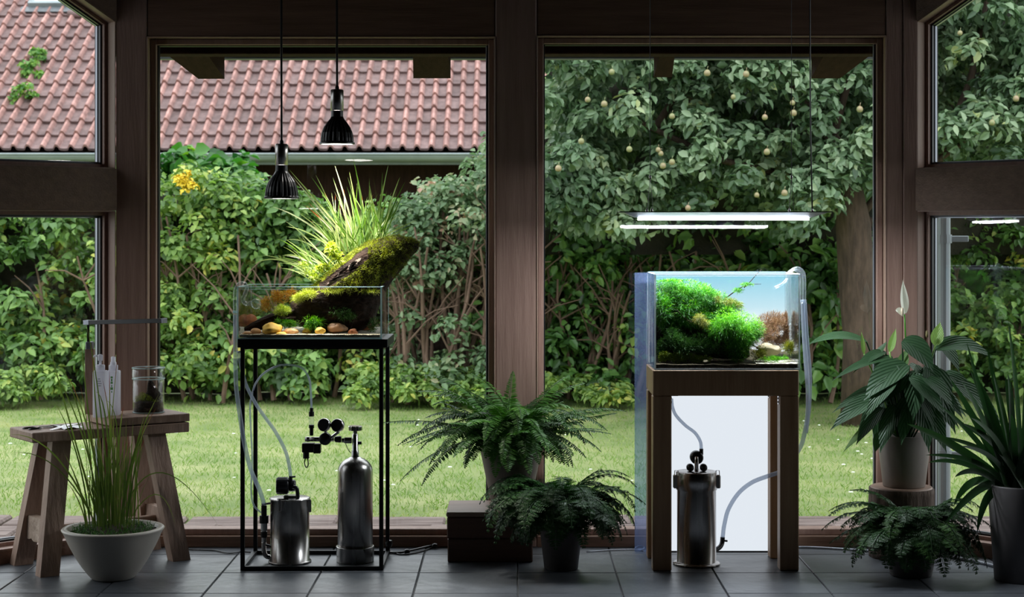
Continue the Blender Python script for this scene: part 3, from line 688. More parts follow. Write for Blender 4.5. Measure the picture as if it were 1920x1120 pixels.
# ------------------------------------------------------------ left: old wooden bench
def bez(p0, p1, p2, n=12):
    return [p0*(1-t)**2+p1*2*t*(1-t)+p2*t*t for t in [i/n for i in range(n+1)]]
def cat(pts, n=8):
    """smooth curve through points"""
    pts = [Vector(p) for p in pts]; q = [pts[0]*2-pts[1]]+pts+[pts[-1]*2-pts[-2]]; out = []
    for i in range(1, len(q)-2):
        for k in range(n):
            t = k/n; a, b, c, d = q[i-1], q[i], q[i+1], q[i+2]
            out.append(.5*((2*b)+(c-a)*t+(2*a-5*b+4*c-d)*t*t+(-a+3*b-3*c+d)*t**3))
    out.append(pts[-1]); return out
bu = V(.812, .584, 0).normalized(); bv = V(-.584, .812, 0).normalized(); UZ = V(0, 0, 1)
BC = V(-1.297, 5.41, 0)
bench = thing('wooden_bench', 'rustic wooden bench stool with splayed legs, left of the large window', 'stool', BC)
def bp_(a, b, z): return BC+bu*a+bv*b+UZ*z
m = MB(); m.cbox(bp_(0, 0, .4165), (bu, bv, UZ), (.2565, .1, .0155), .003); m.build('seat', M['benchw'], bench)
for (sa, sb) in ((-1, -1), (-1, 1), (1, -1), (1, 1)):
    foot = bp_(sa*.215, sb*.112, .0); head = bp_(sa*.155, sb*.055, .401)
    d = (head-foot).normalized(); m = MB(); w, t = .034, .021
    # legs cut level at floor and seat
    vs = []
    for c in (foot, head):
        for (x, y) in ((-1,-1),(1,-1),(1,1),(-1,1)): vs.append(c+bu*x*w*.88+bv*y*t)
    m.add(vs, [(3,2,1,0),(4,5,6,7),(0,1,5,4),(1,2,6,5),(2,3,7,6),(3,0,4,7)]); m.build('leg', M['benchw'], bench)
def legp(sa, sb, z): f = z/.401; return bp_(sa*.215, sb*.112, .0)*(1-f)+bp_(sa*.155, sb*.055, .401)*f
for sa, mt in ((-1, 'burl'), (1, 'benchw')):
    a = legp(sa, -1, .13)+bv*.012; b = legp(sa, 1, .13)-bv*.012; m = MB(); rows = []
    for k in range(9):
        q = a+(b-a)*k/8; h0 = .036+.010*noise.noise(V(k*1.1, sa*3, 0))+(.008 if mt == 'burl' else 0)
        rows.append([q+bu*.014-UZ*h0, q+bu*.014+UZ*.028, q-bu*.014+UZ*.028, q-bu*.014-UZ*h0])
    m.loft(rows); o = m.build('stretcher', M[mt], bench)
    if mt == 'burl': lab(o, 'pale gnarled burl stretcher')
m = MB(); m.beam(legp(-1, 0, .115)+bu*.014, legp(1, 0, .115)-bu*.014, .022, .032, bv); m.build('stretcher', M['benchw'], bench)
# square riser post under the raised board (seen behind the rushes)
bd = thing('wooden_board', 'thick wooden board lying on the right half of the bench', 'board', bp_(.12, 0, .432))
m = MB(); m.cbox(bp_(.125, 0, .432+.003+.0125), (bu, bv, UZ), (.1325, .1, .0125), .002); m.build('plank', M['benchw'], bd)
m = MB(); m.cbox(bp_(.15, -.05, .4335), (bu, bv, UZ), (.012, .02, .0015), .0004); m.cbox(bp_(.05, .05, .4335), (bu, bv, UZ), (.012, .02, .0015), .0004); m.build('felt_pad', M['blackpl'], bd)
ZB = .460
def on_board(px, v, n=60):
    """point on the board top under pixel column px at bench depth v"""
    # solve for a
    a = 0
    for _ in range(30):
        q = bp_(a, v, ZB); a -= ((CX+q.x/q.y*F)-px)/450
    return bp_(a, v, ZB)
# bottles
def rrect(c, hx, hy, z, r, n=5):
    pts = []
    for (sx, sy, a0) in ((1,1,0), (-1,1,90), (-1,-1,180), (1,-1,270)):
        for k in range(n+1):
            a = math.radians(a0+90*k/n); pts.append(V(c.x+sx*(hx-r)+r*math.cos(a), c.y+sy*(hy-r)+r*math.sin(a), z))
    return pts
def bottle(c, label, kind, top_py):
    b = thing('bottle', label, 'bottle', c); hx = .0200; z1 = PZ(695, c.y)
    m = MB(); m.loft([rrect(c, hx-.001, hx-.001, c.z, .005), rrect(c, hx, hx, c.z+.003, .006), rrect(c, hx, hx, z1-.003, .006), rrect(c, hx-.002, hx-.002, z1, .005), rrect(c, .010, .010, z1+.001, .0099)])
    m.build('body', M['milky'], b, False)
    m = MB(); m.lathe([(.0001, z1-c.z), (.0145, z1-c.z), (.0145, z1-c.z+.0165), (.012, z1-c.z+.018), (.0001, z1-c.z+.018)], c, 24); m.build('collar', M['milky'], b, True)
    h = z1-c.z+.018; zt = PZ(top_py, c.y)-c.z
    m = MB()
    if kind == 'pump':
        m.lathe([(.004, h), (.004, h+.012), (.0075, h+.013), (.0080, zt-.004), (.006, zt), (.0001, zt)], c, 20)
        m.tube([c+V(-.004, 0, zt-.005), c+V(-.018, -.002, zt-.004), c+V(-.0215, -.002, zt-.008)], [.0035, .003, .0022], 8)
        m.build('pump_head', M['milky'], b, True)
    else:
        m.lathe([(.0105, h), (.0095, h+.008), (.0075, h+.010), (.0075, zt-.002), (.006, zt), (.0001, zt)], c, 20)
        m.build('spray_cap', M['milky'], b, True)
    m = MB(); y = c.y-hx-.0004
    if kind == 'pump':
        for k, w in enumerate((.0035, .0055, .0075, .0065)):
            z = PZ(710+4.2*k, c.y); x = c.x+.001
            xx = x-w
            while xx < x+w: ww = R.uniform(.0008, .0018); m.box(xx, min(xx+ww, x+w), y, y+.0003, z-.0016, z+.0016, .0001); xx += ww+.0006
        m.build('lettering', M['print_g'], b)
    else:
        for (zz, w, h_) in ((707, .0035, .003), (712, .0025, .004), (717, .0035, .0035), (723, .0015, .0035), (728, .004, .004), (734, .0015, .003)):
            z = PZ(zz, c.y); m.box(c.x-.0005-w, c.x-.0005+w, y, y+.0003, z-h_, z+h_, .0001)
        m.build('printed_emblem', M['print_gr'], b)
    return b
c1 = on_board(188, -.035); c2 = on_board(212.5, .0)
bottle(c1, 'white square bottle with a pump head and small grey lettering', 'pump', 665)
bottle(c2, 'white bottle with a spray cap and green printed strip', 'spray', 669)
# terrarium jar
jc = on_board(278.5, .0); r = 29.3/F*jc.y; h1 = PZ(710, jc.y)-jc.z; h2 = PZ(689, jc.y)-jc.z
jar = thing('terrarium_jar', 'cylindrical glass jar with a lid holding moss and a dark peak', 'jar', jc)
m = MB(); m.lathe([(.0001, .0), (r-.001, .0), (r, .002), (r, h1), (r-.0016, h1), (r-.0016, .004), (.0001, .004)], jc, 48); m.build('glass', M['tankglass'], jar, True)
m = MB(); m.lathe([(r+.0002, h1-.002), (r+.0022, h1-.001), (r+.0022, h1+.001), (r+.0002, h1+.002)], jc, 48); m.build('glass_rim', M['glass_edge'], jar, True); m = MB(); m.lathe([(r-.001, 0.0005), (r+.0005, .001), (r+.0005, .004), (r-.001, .0045)], jc, 48); m.build('glass_rim', M['glass_edge'], jar, True)
m = MB(); m.lathe([(r+.0022, h1+.001), (r+.0022, h2), (.0001, h2), (.0001, h2-.002), (r, h2-.002), (r, h1+.001)], jc, 48); o = m.build('lid', M['tankglass'], jar, True)
m = MB(); m.lathe([(r-.001, h2), (r+.0028, h2+.0002), (r+.0028, h2-.003), (r-.001, h2-.003)], jc, 48); m.build('lid_rim', M['glass_edge'], o, True)
m = MB(); m.lathe([(.0001, .004), (r-.002, .004), (r-.002, .032), (r*.6, .040), (.0001, .043)], jc, 40); m.build('soil', M['soil'], jar, True)
m = MB(); rows = []
for k in range(10):
    q = k/9; rr = (.026*(1-q)**.8+.003); cc = jc+V(.010+.004*math.sin(5*q), 0, .035+.072*q)
    rows.append([cc+V(math.cos(a), math.sin(a), 0)*rr*(1+.25*noise.noise(V(math.cos(a)*2, math.sin(a)*2, q*7))) for a in [2*math.pi*i/18 for i in range(18)]])
m.loft(rows); m.build('wood_peak', M['drift'], jar, True)
n = 2600; a = NR.uniform(0, 2*math.pi, n); q = np.sqrt(NR.uniform(0, 1, n))*(r-.006)
p = np.stack([jc.x+np.cos(a)*q, jc.y+np.sin(a)*q, jc.z+.036+.026*np.abs(np.sin(a*1.5+1))*NR.uniform(.1, 1, n)], 1)
d = NR.normal(size=(n, 3))*.7+np.array([0, 0, 1]); vs, fs = blades_np(p, d, NR.uniform(.003, .007, n), np.full(n, .0012), np.full(n, .2), 2)
stuff(mkobj('moss', vs, fs, M['moss'], jar, False, None, np.repeat(np.clip(NR.normal(.35, .2, n), 0, 1), 2)))
# arched lamp standing behind the bottles
lp_ = on_board(168, .07)
lamp = thing('desk_lamp', 'slim lamp with a wooden upright and a long dark horizontal bar', 'lamp', lp_); Yl = lp_.y
m = MB(); m.box(PX(160.5, Yl), PX(177, Yl), Yl-.010, Yl+.010, lp_.z, PZ(655, Yl), .001); m.build('upright', M['benchw'], lamp)
m = MB(); m.box(PX(162, Yl), PX(175, Yl), Yl-.0125, Yl+.0125, PZ(655, Yl), PZ(641, Yl), .0015); m.build('clamp', M['alu'], lamp)
m = MB(); m.box(PX(163.5, Yl), PX(167.5, Yl), Yl-.003, Yl+.003, PZ(641, Yl), PZ(608, Yl), .0005); m.build('rod', M['blackpl'], lamp)
m = MB(); a_ = P(160.5, 605, Yl); b_ = P(308.5, 601.5, Yl-.14); m.beam(a_, b_, .022, .0135, None, .001); bar = m.build('light_bar', M['blackpl'], lamp)
dd = (b_-a_).normalized(); m = MB(); m.beam(a_-dd*.001, a_+dd*.022, .0235, .015, None, .001); m.beam(b_-dd*.003, b_+dd*.0015, .0235, .015, None, .0005); m.build('end_cap', M['alu'], bar)
# scissors / tweezers and a folded sheet on the bench
def on_bench(px, v):
    a = 0
    for _ in range(30): q = bp_(a, v, .432); a -= ((CX+q.x/q.y*F)-px)/450
    return bp_(a, v, .432)
sc = thing('scissors', 'long steel trimming scissors lying on the left end of the bench', 'scissors', on_bench(90, -.03))
p0, p1 = on_bench(60, -.01)+UZ*.004, on_bench(150, .03)+UZ*.004; d = (p1-p0).normalized(); sd = V(-d.y, d.x, 0)
for k in (-1, 1):
    m = MB(); ring = [p0+sd*k*.016+d*.016*math.cos(t)*1.3+sd*.011*math.sin(t) for t in [2*math.pi*i/16 for i in range(17)]]; m.tube(ring, .0022, 6); m.build('handle', M['blackpl'], sc)
    m = MB(); m.beam(p0+d*.03+sd*k*.012, p0+(p1-p0)*.55+sd*k*.001+UZ*.002*k, .005, .003, None, .0005); m.beam(p0+(p1-p0)*.55+UZ*.001*k, p1+sd*(-k)*.004+UZ*.001*k, .006, .002, None, .0005); m.build('blade', M['chrome'], sc)
tw = thing('tweezers', 'pale steel tweezers lying beside the scissors', 'tweezers', on_bench(130, -.04))
q0, q1 = on_bench(95, -.075)+UZ*.002, on_bench(150, .0)+UZ*.006
for k in (-1, 1): m = MB(); m.tube([q0+V(.003*k, 0, 0), (q0+q1)/2+V(.007*k, 0, .003), q1], [.001, .0028, .0025], 6); m.build('arm', M['chrome'], tw)
sh = on_bench(128, -.04); m = MB(); rows = []
for i in range(7):
    rows.append([sh+bu*(-.03+.06*i/6)+bv*(-.045+.09*k/4)+UZ*(.002+.006*abs(math.sin(i*.7+k*.4))) for k in range(5)])
m.grid(rows); m.grid([[p-UZ*.001 for p in r_][::-1] for r_ in rows]); tag(m.build('folded_cloth', M['white_pl'], None), 'small pale folded cloth under the scissors and tweezers on the bench', 'cloth')

# ------------------------------------------------------------ strap-leaf helper: one blade = one object
def side_of(t, ref):
    s = t.cross(ref); return s.normalized() if s.length > 1e-4 else t.orthogonal().normalized()
def blade_mb(pts, w, ref=None, fold=.25, prof=None, nw=2):
    """ribbon along pts, width w, folded; returns MB with lu/lw attributes"""
    m = MB(); n = len(pts); rows = []; lu = []; lw = []
    for i, p in enumerate(pts):
        t = (pts[min(i+1, n-1)]-pts[max(i-1, 0)]).normalized(); s = side_of(t, ref or V(0, -.6, .8)); up = s.cross(t)
        q = i/(n-1); ww = w*(prof(q) if prof else min(1, q*6+.45)*(1-q**3)**.9)
        row = []
        for k in range(nw+1):
            a = -1+2*k/nw; row.append(p+s*ww*.5*a+up*abs(a)*ww*.5*fold); lu.append(a*ww/w); lw.append(q)
        rows.append(row)
    m.grid(rows); m.att = {'lu': lu, 'lw': lw}; return m
def const(m, v): return np.full(len(m.v), v)
def add_blade(name, pts, w, mat, root, v=.5, ref=None, fold=.25, prof=None, nw=2, vt=None):
    m = blade_mb(pts, w, ref, fold, prof, nw); at = dict(m.att); q = np.array(m.att['lw'])
    at['v'] = np.clip(v+0*q+(0*q if vt is None else (vt-v)*np.clip((q-.62)/.3, 0, 1)), 0, 1)
    return m.build(name, M[mat], root, True, at)

# ------------------------------------------------------------ left: bowl planter with rushes
bc = V(PX(212, 5.15), 5.15, 0); br = 94.5/F*5.15
bowl = thing('bowl_planter', 'cream round bowl planter on the floor in front of the bench', 'planter', bc)
bz = cat([V(.056, 0, 0), V(.068, .008, 0), V(.098, .048, 0), V(.127, .100, 0), V(.143, .135, 0), V(br, .148, 0)], 4)
prof = [(.0001, .0), (.048, .0)]+[(q.x, q.y) for q in bz]
prof += [(br+.0005, .150), (br-.003, .1535), (br-.016, .1535), (br-.019, .150), (br-.022, .135), (.0001, .132)]
m = MB(); m.lathe(prof, bc, 72); m.build('bowl', M['ceramic'], bowl, True)
rush = thing('rush_plant', 'tall thin reddish-tipped rushes growing from the cream bowl', 'plant', bc+V(0, 0, .134))
m = MB(); rows = []
for k in range(7):
    rr = (br-.020)*k/6+.0001; rows.append([bc+V(rr*math.cos(a), rr*math.sin(a), .138+.022*(1-k/6)+.010*noise.noise(V(rr*60*math.cos(a), rr*60*math.sin(a), 5))) for a in [2*math.pi*i/40 for i in range(40)]])
m.loft(rows, False); m.build('soil', M['soil'], rush, True)
n = 1500; a = NR.uniform(0, 2*math.pi, n); q = np.sqrt(NR.uniform(0, 1, n))*(br-.03)
p = np.stack([bc.x+np.cos(a)*q, bc.y+np.sin(a)*q, np.full(n, .148)], 1); d = NR.normal(size=(n, 3))*.6+np.array([0, 0, 1])
vs, fs = blades_np(p, d, NR.uniform(.008, .03, n)*(.3+NR.uniform(0, 1, n)), np.full(n, .0022), np.full(n, .3), 2)
stuff(mkobj('moss', vs, fs, M['aqdark'], rush, False, None, np.repeat(np.clip(NR.normal(.7, .25, n), 0, 1), 2)))
def rblade(bpx, tip, ctrl=None, w=.004, v=.4, vt=.97, yb=0, yt=0):
    b = P(bpx, 0, bc.y+yb); b.z = .145; t = P(tip[0], tip[1], bc.y+yt)
    c = P(ctrl[0], ctrl[1], bc.y+(yb+yt)/2) if ctrl else V(b.x*.75+t.x*.25, (b.y+t.y)/2, b.z*.35+t.z*.65)
    add_blade('blade', bez(b, c, t, 10), w, 'reed', rush, v, V(.3, -1, .2), .3, None, 2, vt)
for (b, t, c) in [(190,(88,628),(130,800)), (196,(125,700),None), (186,(108,668),None), (205,(205,690),None), (178,(150,720),None), (225,(300,735),(235,850)), (214,(232,760),(222,800)), (219,(192,710),None), (222,(245,820),None), (230,(330,990),(300,860)), (180,(18,815),(110,810)), (184,(22,850),(110,835)),
        (196,(152,628),(160,760)), (202,(172,640),(178,780)), (210,(178,735),(205,730)), (215,(197,750),(235,760)), (208,(160,600),None), (200,(222,655),(205,800)), (228,(296,760),None), (170,(100,750),None), (190,(96,690),None), (236,(275,770),None), (240,(262,820),None), (165,(120,850),None), (246,(250,790),None)]:
    rblade(b, t, c, R.uniform(.0035, .006), R.uniform(.2, .6), R.choice([.95, 1, .7, .5]), R.uniform(-.06, .06), R.uniform(-.09, .09))
rb = [rush.children[-1]]
b = P(300, 862, 5.12); e = P(412, 990, 5.05); add_blade('blade', bez(P(232, 960, 5.15), P(290, 800, 5.15), e, 14), .0035, 'reed', rush, .3, V(.3, -1, .2), .3)
for i in range(85):
    bx = R.gauss(208, 20) if R.random() < .8 else R.uniform(160, 258); bx = min(max(bx, 158), 262)
    h = R.choice([R.uniform(760, 860), R.uniform(800, 930)]); tx = bx+R.gauss(0, 16)+(bx-210)*.45
    rblade(bx, (tx, h), None, R.uniform(.002, .0042), R.uniform(.05, .7), R.choice([.1, .5, .8, .95, 1]), R.uniform(-.07, .07), R.uniform(-.1, .1))

# ------------------------------------------------------------ pendant lamps
def pendant(px, ytop, Y, label, watts):
    k = F/Y; r = 33.0/k; z = lambda py: PZ(py, Y)-PZ(ytop+203, Y)
    base = P(px, ytop+203, Y)  # ytop = socket top - 100
    L_ = thing('pendant_lamp', label, 'lamp', base); o0 = base
    h = lambda d: d/k      # pixels to metres upward from rim
    ribs = MB(); ns = 96; profp = [(30.5, 0), (33, .5), (33, 3.5), (31, 5.5), (30.8, 12), (29, 22), (25, 32), (19, 41), (13.5, 48), (11.5, 52), (11.3, 63)]
    rings = []
    for (rr, hh) in profp:
        amp = .045 if 5 < hh < 42 else 0
        rings.append([o0+V(math.cos(a), math.sin(a), 0)*(rr/k)*(1-(amp if i % 4 < 2 else 0))+UZ*h(hh) for i, a in enumerate([2*math.pi*j/ns for j in range(ns)])])
    ribs.loft(rings, False); ribs.build('shade', M['blackpl'], L_)
    m = MB(); m.lathe([(.0001, h(1)), (h(30.3), h(1)), (h(31), h(2.5)), (.0001, h(3.5))], o0, 40); m.build('lens', emat('lamp_lens', (1, .97, .92), 5), L_)
    m = MB(); m.lathe([(h(10), h(63)), (h(12.2), h(63.5)), (h(12.2), h(101)), (h(10.5), h(103)), (.0001, h(103))], o0, 32); m.build('socket', M['inox'], L_, True)
    m = MB(); m.lathe([(h(4), h(103)), (h(3.6), h(108)), (h(2), h(111))], o0, 16); m.build('strain_relief', M['blackpl'], L_, True)
    ztop = min(2.75, 1.9+(5.95-Y)*.4359)
    m = MB(); m.tube([o0+UZ*h(106), o0+UZ*(h(106)*.5+(ztop-o0.z)*.5)+V(-.001, 0, 0), V(o0.x, o0.y, ztop)], .0035, 8); m.build('cord', M['blackpl'], L_)
    m = MB(); m.lathe([(.0001, -.02), (.035, -.02), (.04, .0), (.0001, .0)], V(o0.x, o0.y, ztop), 20); m.build('ceiling_rose', M['blackpl'], L_)
    ld = bpy.data.lights.new('lamp_beam', 'SPOT'); ld.energy = watts; ld.spot_size = math.radians(62); ld.spot_blend = .5; ld.shadow_soft_size = .03; ld.color = (1, .95, .86)
    lo = bpy.data.objects.new('lamp_beam', ld); C.objects.link(lo); lo.parent = L_; lo.location = (0, 0, -.004)
    tgt = P(665 if ytop < 100 else 600, 510, 5.36); dr = (tgt-o0).normalized(); lo.rotation_euler = dr.to_track_quat('-Z', 'Y').to_euler(); return L_
YP1 = 5.33; YP2 = 5.36
pendant(528, 373-203, YP1, 'lower black ribbed pendant lamp hanging left, over the left tank', 3.6)
pendant(632, 271-203, YP2, 'higher black ribbed pendant lamp hanging right of the lower one', 11)

# ------------------------------------------------------------ hanging light bar over the right tank
YL = 5.30; lx0, lx1 = PX(1160, YL), PX(1555, YL); lz = PZ(397, YL)
lb = thing('aquarium_light', 'long flat light bar hung on wires above the right tank', 'lamp', V((lx0+lx1)/2, YL, PZ(412, YL)))
m = MB(); m.box(lx0, lx1, YL-.055, YL+.055, lz-.003, lz, .0008); m.build('top_plate', M['steel_blk'], lb)
xa, xb = PX(1190, YL), PX(1520, YL); m = MB(); zt, zb = lz-.003, PZ(408, YL)
m.loft([[V(lx0+.012, YL-.048, zt), V(lx1-.012, YL-.048, zt), V(lx1-.012, YL+.048, zt), V(lx0+.012, YL+.048, zt)], [V(xa, YL-.02, zb), V(xb, YL-.02, zb), V(xb, YL+.02, zb), V(xa, YL+.02, zb)]]); m.build('housing', M['alu'], lb)
m = MB(); m.box(PX(1196, YL), PX(1516, YL), YL-.014, YL+.014, zb-.008, zb-.0002, .001); m.build('light_strip', emat('led_strip', (.86, .93, 1.0), 22), lb)
ad = bpy.data.lights.new('strip_light', 'AREA'); ad.shape = 'RECTANGLE'; ad.size = .50; ad.size_y = .03; ad.energy = 2.6; ad.color = (.88, .94, 1.0)
ao = bpy.data.objects.new('strip_light', ad); C.objects.link(ao); ao.parent = lb; ao.location = V(0, 0, zb-.010-lb.location.z); 
wt = lambda Y: min(2.75, 1.9+(5.95-Y)*.4359)
for px_ in (1219, 1484):
    yk = P(px_, 332, YL); m = MB(); m.tube([yk, V(yk.x, YL, wt(YL))], .0011, 5)
    for dy in (-.04, .04):
        m.tube([yk, V(yk.x+(dy*.3 if px_ < 1300 else dy*.35), YL+dy, lz)], .0009, 5)
    m.build('wire', M['gasket'], lb)
    m = MB(); m.lathe([(.0015, .006), (.004, .002), (.004, -.005), (.0015, -.008)], yk, 10); m.build('wire_clip', M['chrome'], lb, True)
for px_ in (1213, 1222, 1480, 1523):
    q = P(px_, 394, YL); q.z = lz; m = MB(); m.lathe([(.0045, 0), (.0045, .003), (.0018, .009), (.0008, .012)], q, 10); m.build('wire_mount', M['chrome'], lb, True)
m = MB(); q = P(1523, 394, YL); m.tube(cat([V(q.x, YL, lz), P(1520, 250, YL), P(1519, 120, YL), V(PX(1517, YL), YL, wt(YL))], 6), .0022, 6); m.build('power_cord', M['blackpl'], lb)
# ------------------------------------------------------------ left: steel stand
YS0, YS1 = 5.269, 5.545
sx0, sx1 = PX(450.5, YS0), PX(718.5, YS0); bt = .0125; zt = PZ(636, YS0)
st = thing('steel_stand', 'black square-tube steel stand carrying the shallow left tank', 'stand', V((sx0+sx1)/2, (YS0+YS1)/2, 0))
for x in (sx0, sx1-bt):
    for y in (YS0, YS1-bt):
        m = MB(); m.box(x, x+bt, y, y+bt, .0, zt-.001, .0008); m.build('leg', M['steel_blk'], st)
for z in (0.0, PZ(655, YS0)):
    for y in (YS0, YS1-bt): m = MB(); m.box(sx0+bt, sx1-bt, y, y+bt, z, z+bt, .0006); m.build('rail', M['steel_blk'], st)
    for x in (sx0, sx1-bt): m = MB(); m.box(x, x+bt, YS0+bt, YS1-bt, z, z+bt, .0006); m.build('rail', M['steel_blk'], st)
m = MB(); m.box(PX(445.5, YS0), PX(727, YS0), YS0-.004, YS1+.006, PZ(652, YS0), zt, .0012); m.build('top_plate', M['steel_blk'], st)

def tank(name, label, x0, x1, y0, y1, z0, z1, t, wl, edge='glass_edge'):
    T = thing(name, label, 'aquarium', V((x0+x1)/2, (y0+y1)/2, z0))
    def pane(nm, *b): m = MB(); m.box(*b, .0004); return m.build(nm, M['tankglass'], T)
    pane('front_pane', x0+t, x1-t, y0, y0+t, z0+t, z1-.001); pane('back_pane', x0+t, x1-t, y1-t, y1, z0+t, z1-.001)
    pane('side_pane', x0, x0+t, y0, y1, z0+t, z1-.001); pane('side_pane', x1-t, x1, y0, y1, z0+t, z1-.001); pane('base_pane', x0, x1, y0, y1, z0, z0+t)
    # polished edges, their highlight put into a pale film colour
    for (a, b, c, d, e, f) in ((x0, x1, y0-.0003, y0+t, z1-.0012, z1+.0006), (x0, x1, y1-t, y1+.0003, z1-.0012, z1+.0006), (x0-.0003, x0+t, y0, y1, z1-.0012, z1+.0006), (x1-t, x1+.0003, y0, y1, z1-.0012, z1+.0006),
                               (x0-.0004, x0+t*.8, y0-.0006, y0+.0004, z0, z1), (x1-t*.8, x1+.0004, y0-.0006, y0+.0004, z0, z1), (x0, x1, y0-.0008, y0+.0004, z0, z0+t*.9), (x0-.0004, x0+.0006, y1-t, y1+.0004, z0, z1), (x1-.0006, x1+.0004, y1-t, y1+.0004, z0, z1)):
        m = MB(); m.box(a, b, c, d, e, f, .0002); m.build('polished_edge', M[edge], T)
    m = MB(); m.box(x0+t+.0005, x1-t-.0005, y0+t+.0005, y1-t-.0005, z0+t+.0005, wl, .0002); m.build('water', M['water'], T)
    return T
LX0, LX1, LZ0, LZ1 = PX(445, YS0), PX(716, YS0), zt, PZ(538, YS0)
tank('shallow_aquarium', 'shallow open glass tank with mossy driftwood and orange stones', LX0, LX1, YS0-.003, YS1+.005, LZ0, LZ1, .005, PZ(543, YS0))
# sand
def heightfield(x0, x1, y0, y1, z0, fn, nx, ny):
    top = [[V(x0+(x1-x0)*i/nx, y0+(y1-y0)*j/ny, fn(i/nx, j/ny)) for i in range(nx+1)] for j in range(ny+1)]
    m = MB(); m.grid(top); bot = [V(p.x, p.y, z0) for p in top[0]]; m.grid([bot, top[0]]); m.grid([top[-1], [V(p.x, p.y, z0) for p in top[-1]]])
    m.grid([[V(r_[0].x, r_[0].y, z0) for r_ in top][::-1], [r_[0] for r_ in top][::-1]]); m.grid([[V(r_[-1].x, r_[-1].y, z0) for r_ in top], [r_[-1] for r_ in top]]); return m
g = .0065
m = heightfield(LX0+g, LX1-g, YS0+g-.002, YS1-g, LZ0+.006, lambda u_, v_: LZ0+.013+.010*v_+.002*noise.noise(V(u_*20, v_*12, 0)), 60, 24)
sandL = m.build('sand_bed', M['sand'], None, True); tag(sandL, 'thin pale gravel bed across the bottom of the shallow left tank', 'sand', None, 'stuff')
# gravel grains at the front
n = 1300; m = MB(); gv = []; gf = []
for i in range(n):
    c = V(R.uniform(LX0+.008, LX1-.008), R.uniform(YS0+.006, YS0+.05), LZ0+.013); r_ = R.uniform(.0010, .0021)
    m.add([c+V(r_, 0, 0), c+V(-r_, 0, 0), c+V(0, r_, 0), c+V(0, -r_, 0), c+V(0, 0, r_), c-V(0, 0, r_)], [(0,2,4),(2,1,4),(1,3,4),(3,0,4),(2,0,5),(1,2,5),(3,1,5),(0,3,5)])
tag(m.build('gravel', pmat('mixed_gravel', (.30,.22,.12), (.75,.68,.52), .7, scale=260, detail=1, contrast=(.4,.6)), None), 'mixed pale gravel grains along the front glass of the shallow left tank', 'gravel', None, 'stuff')
# stones
def stone(name, label, px, py, w, h, Y, mat, dep=.8, group=None, seed=0, ang=False):
    c = P(px, py, Y); a, b_, d_ = w/2/F*Y, h/2/F*Y, w/2/F*Y*dep; m = MB(); rings = []; nr, ns = 10, 20
    for j in range(nr+1):
        th = math.pi*j/nr; row = []
        for i in range(ns):
            ph = 2*math.pi*i/ns; q = V(math.sin(th)*math.cos(ph), math.sin(th)*math.sin(ph), -math.cos(th))
            k = 1+.34*noise.noise(q*1.3+V(seed, 0, 0))+.12*noise.noise(q*3+V(seed, 0, 0))
            if ang: k = min(k, 1)*(1-.14*max(0, noise.noise(q*2+V(0, seed, 0))))
            row.append(c+V(q.x*a*k, q.y*d_*k, q.z*b_*k))
        rings.append(row)
    m.loft(rings); o = m.build(name, mat, None, True); return tag(o, label, 'stone', group)
def smat(n_, c1, c2): return pmat(n_, c1, c2, .6, scale=40, bump=.25)
sy, so_, sb_ = smat('yellow_stone', (.75,.42,.05), (.85,.55,.10)), smat('orange_stone', (.55,.26,.09), (.72,.42,.20)), smat('rust_stone', (.30,.09,.03), (.48,.18,.07))
stone('stone', 'large bright yellow stone by the front glass of the shallow left tank', 509, 617, 38, 22, 5.305, sy, seed=1)
stone('stone', 'peach flat stone just right of the large yellow stone', 545, 621.5, 28, 13, 5.31, so_, seed=2)
stone('stone', 'thin ochre stone lying before the large yellow stone', 527, 626, 22, 7, 5.29, sy, seed=3)
stone('stone', 'small yellow stone in the middle of the shallow left tank', 600, 621, 19, 14, 5.30, sy, seed=4)
stone('stone', 'dull yellow stone half under the green fern tuft, left of the small yellow stone', 576, 621, 16, 14, 5.33, sy, seed=5)
stone('stone', 'large brown-orange oval stone under the driftwood, right of the small yellow stone', 631, 615, 38, 19, 5.33, smat('brown_stone', (.30,.14,.06), (.48,.25,.12)), seed=6)
stone('stone', 'small rust-red stone at the right front of the shallow left tank', 662, 623, 18, 12, 5.30, sb_, seed=7)
stone('stone', 'small angular orange stone at the left front of the shallow left tank', 479, 622, 22, 13, 5.31, so_, seed=8, ang=True)
stone('stone', 'flat tan stone in the left front corner of the shallow left tank', 463, 625, 18, 7, 5.30, so_, seed=9)
stone('stone', 'dim red-brown stone in the right rear of the shallow left tank', 687, 612, 28, 22, 5.42, sb_, seed=10)
stone('stone', 'tall rust-orange stone behind the root at the left of the shallow left tank', 470, 602, 26, 26, 5.44, sb_, seed=11, ang=True)
stone('stone', 'tan stone sheltered under the low root, behind the large yellow stone', 500, 610, 34, 22, 5.36, smat('tan_stone', (.32,.20,.08), (.45,.30,.14)), seed=12)

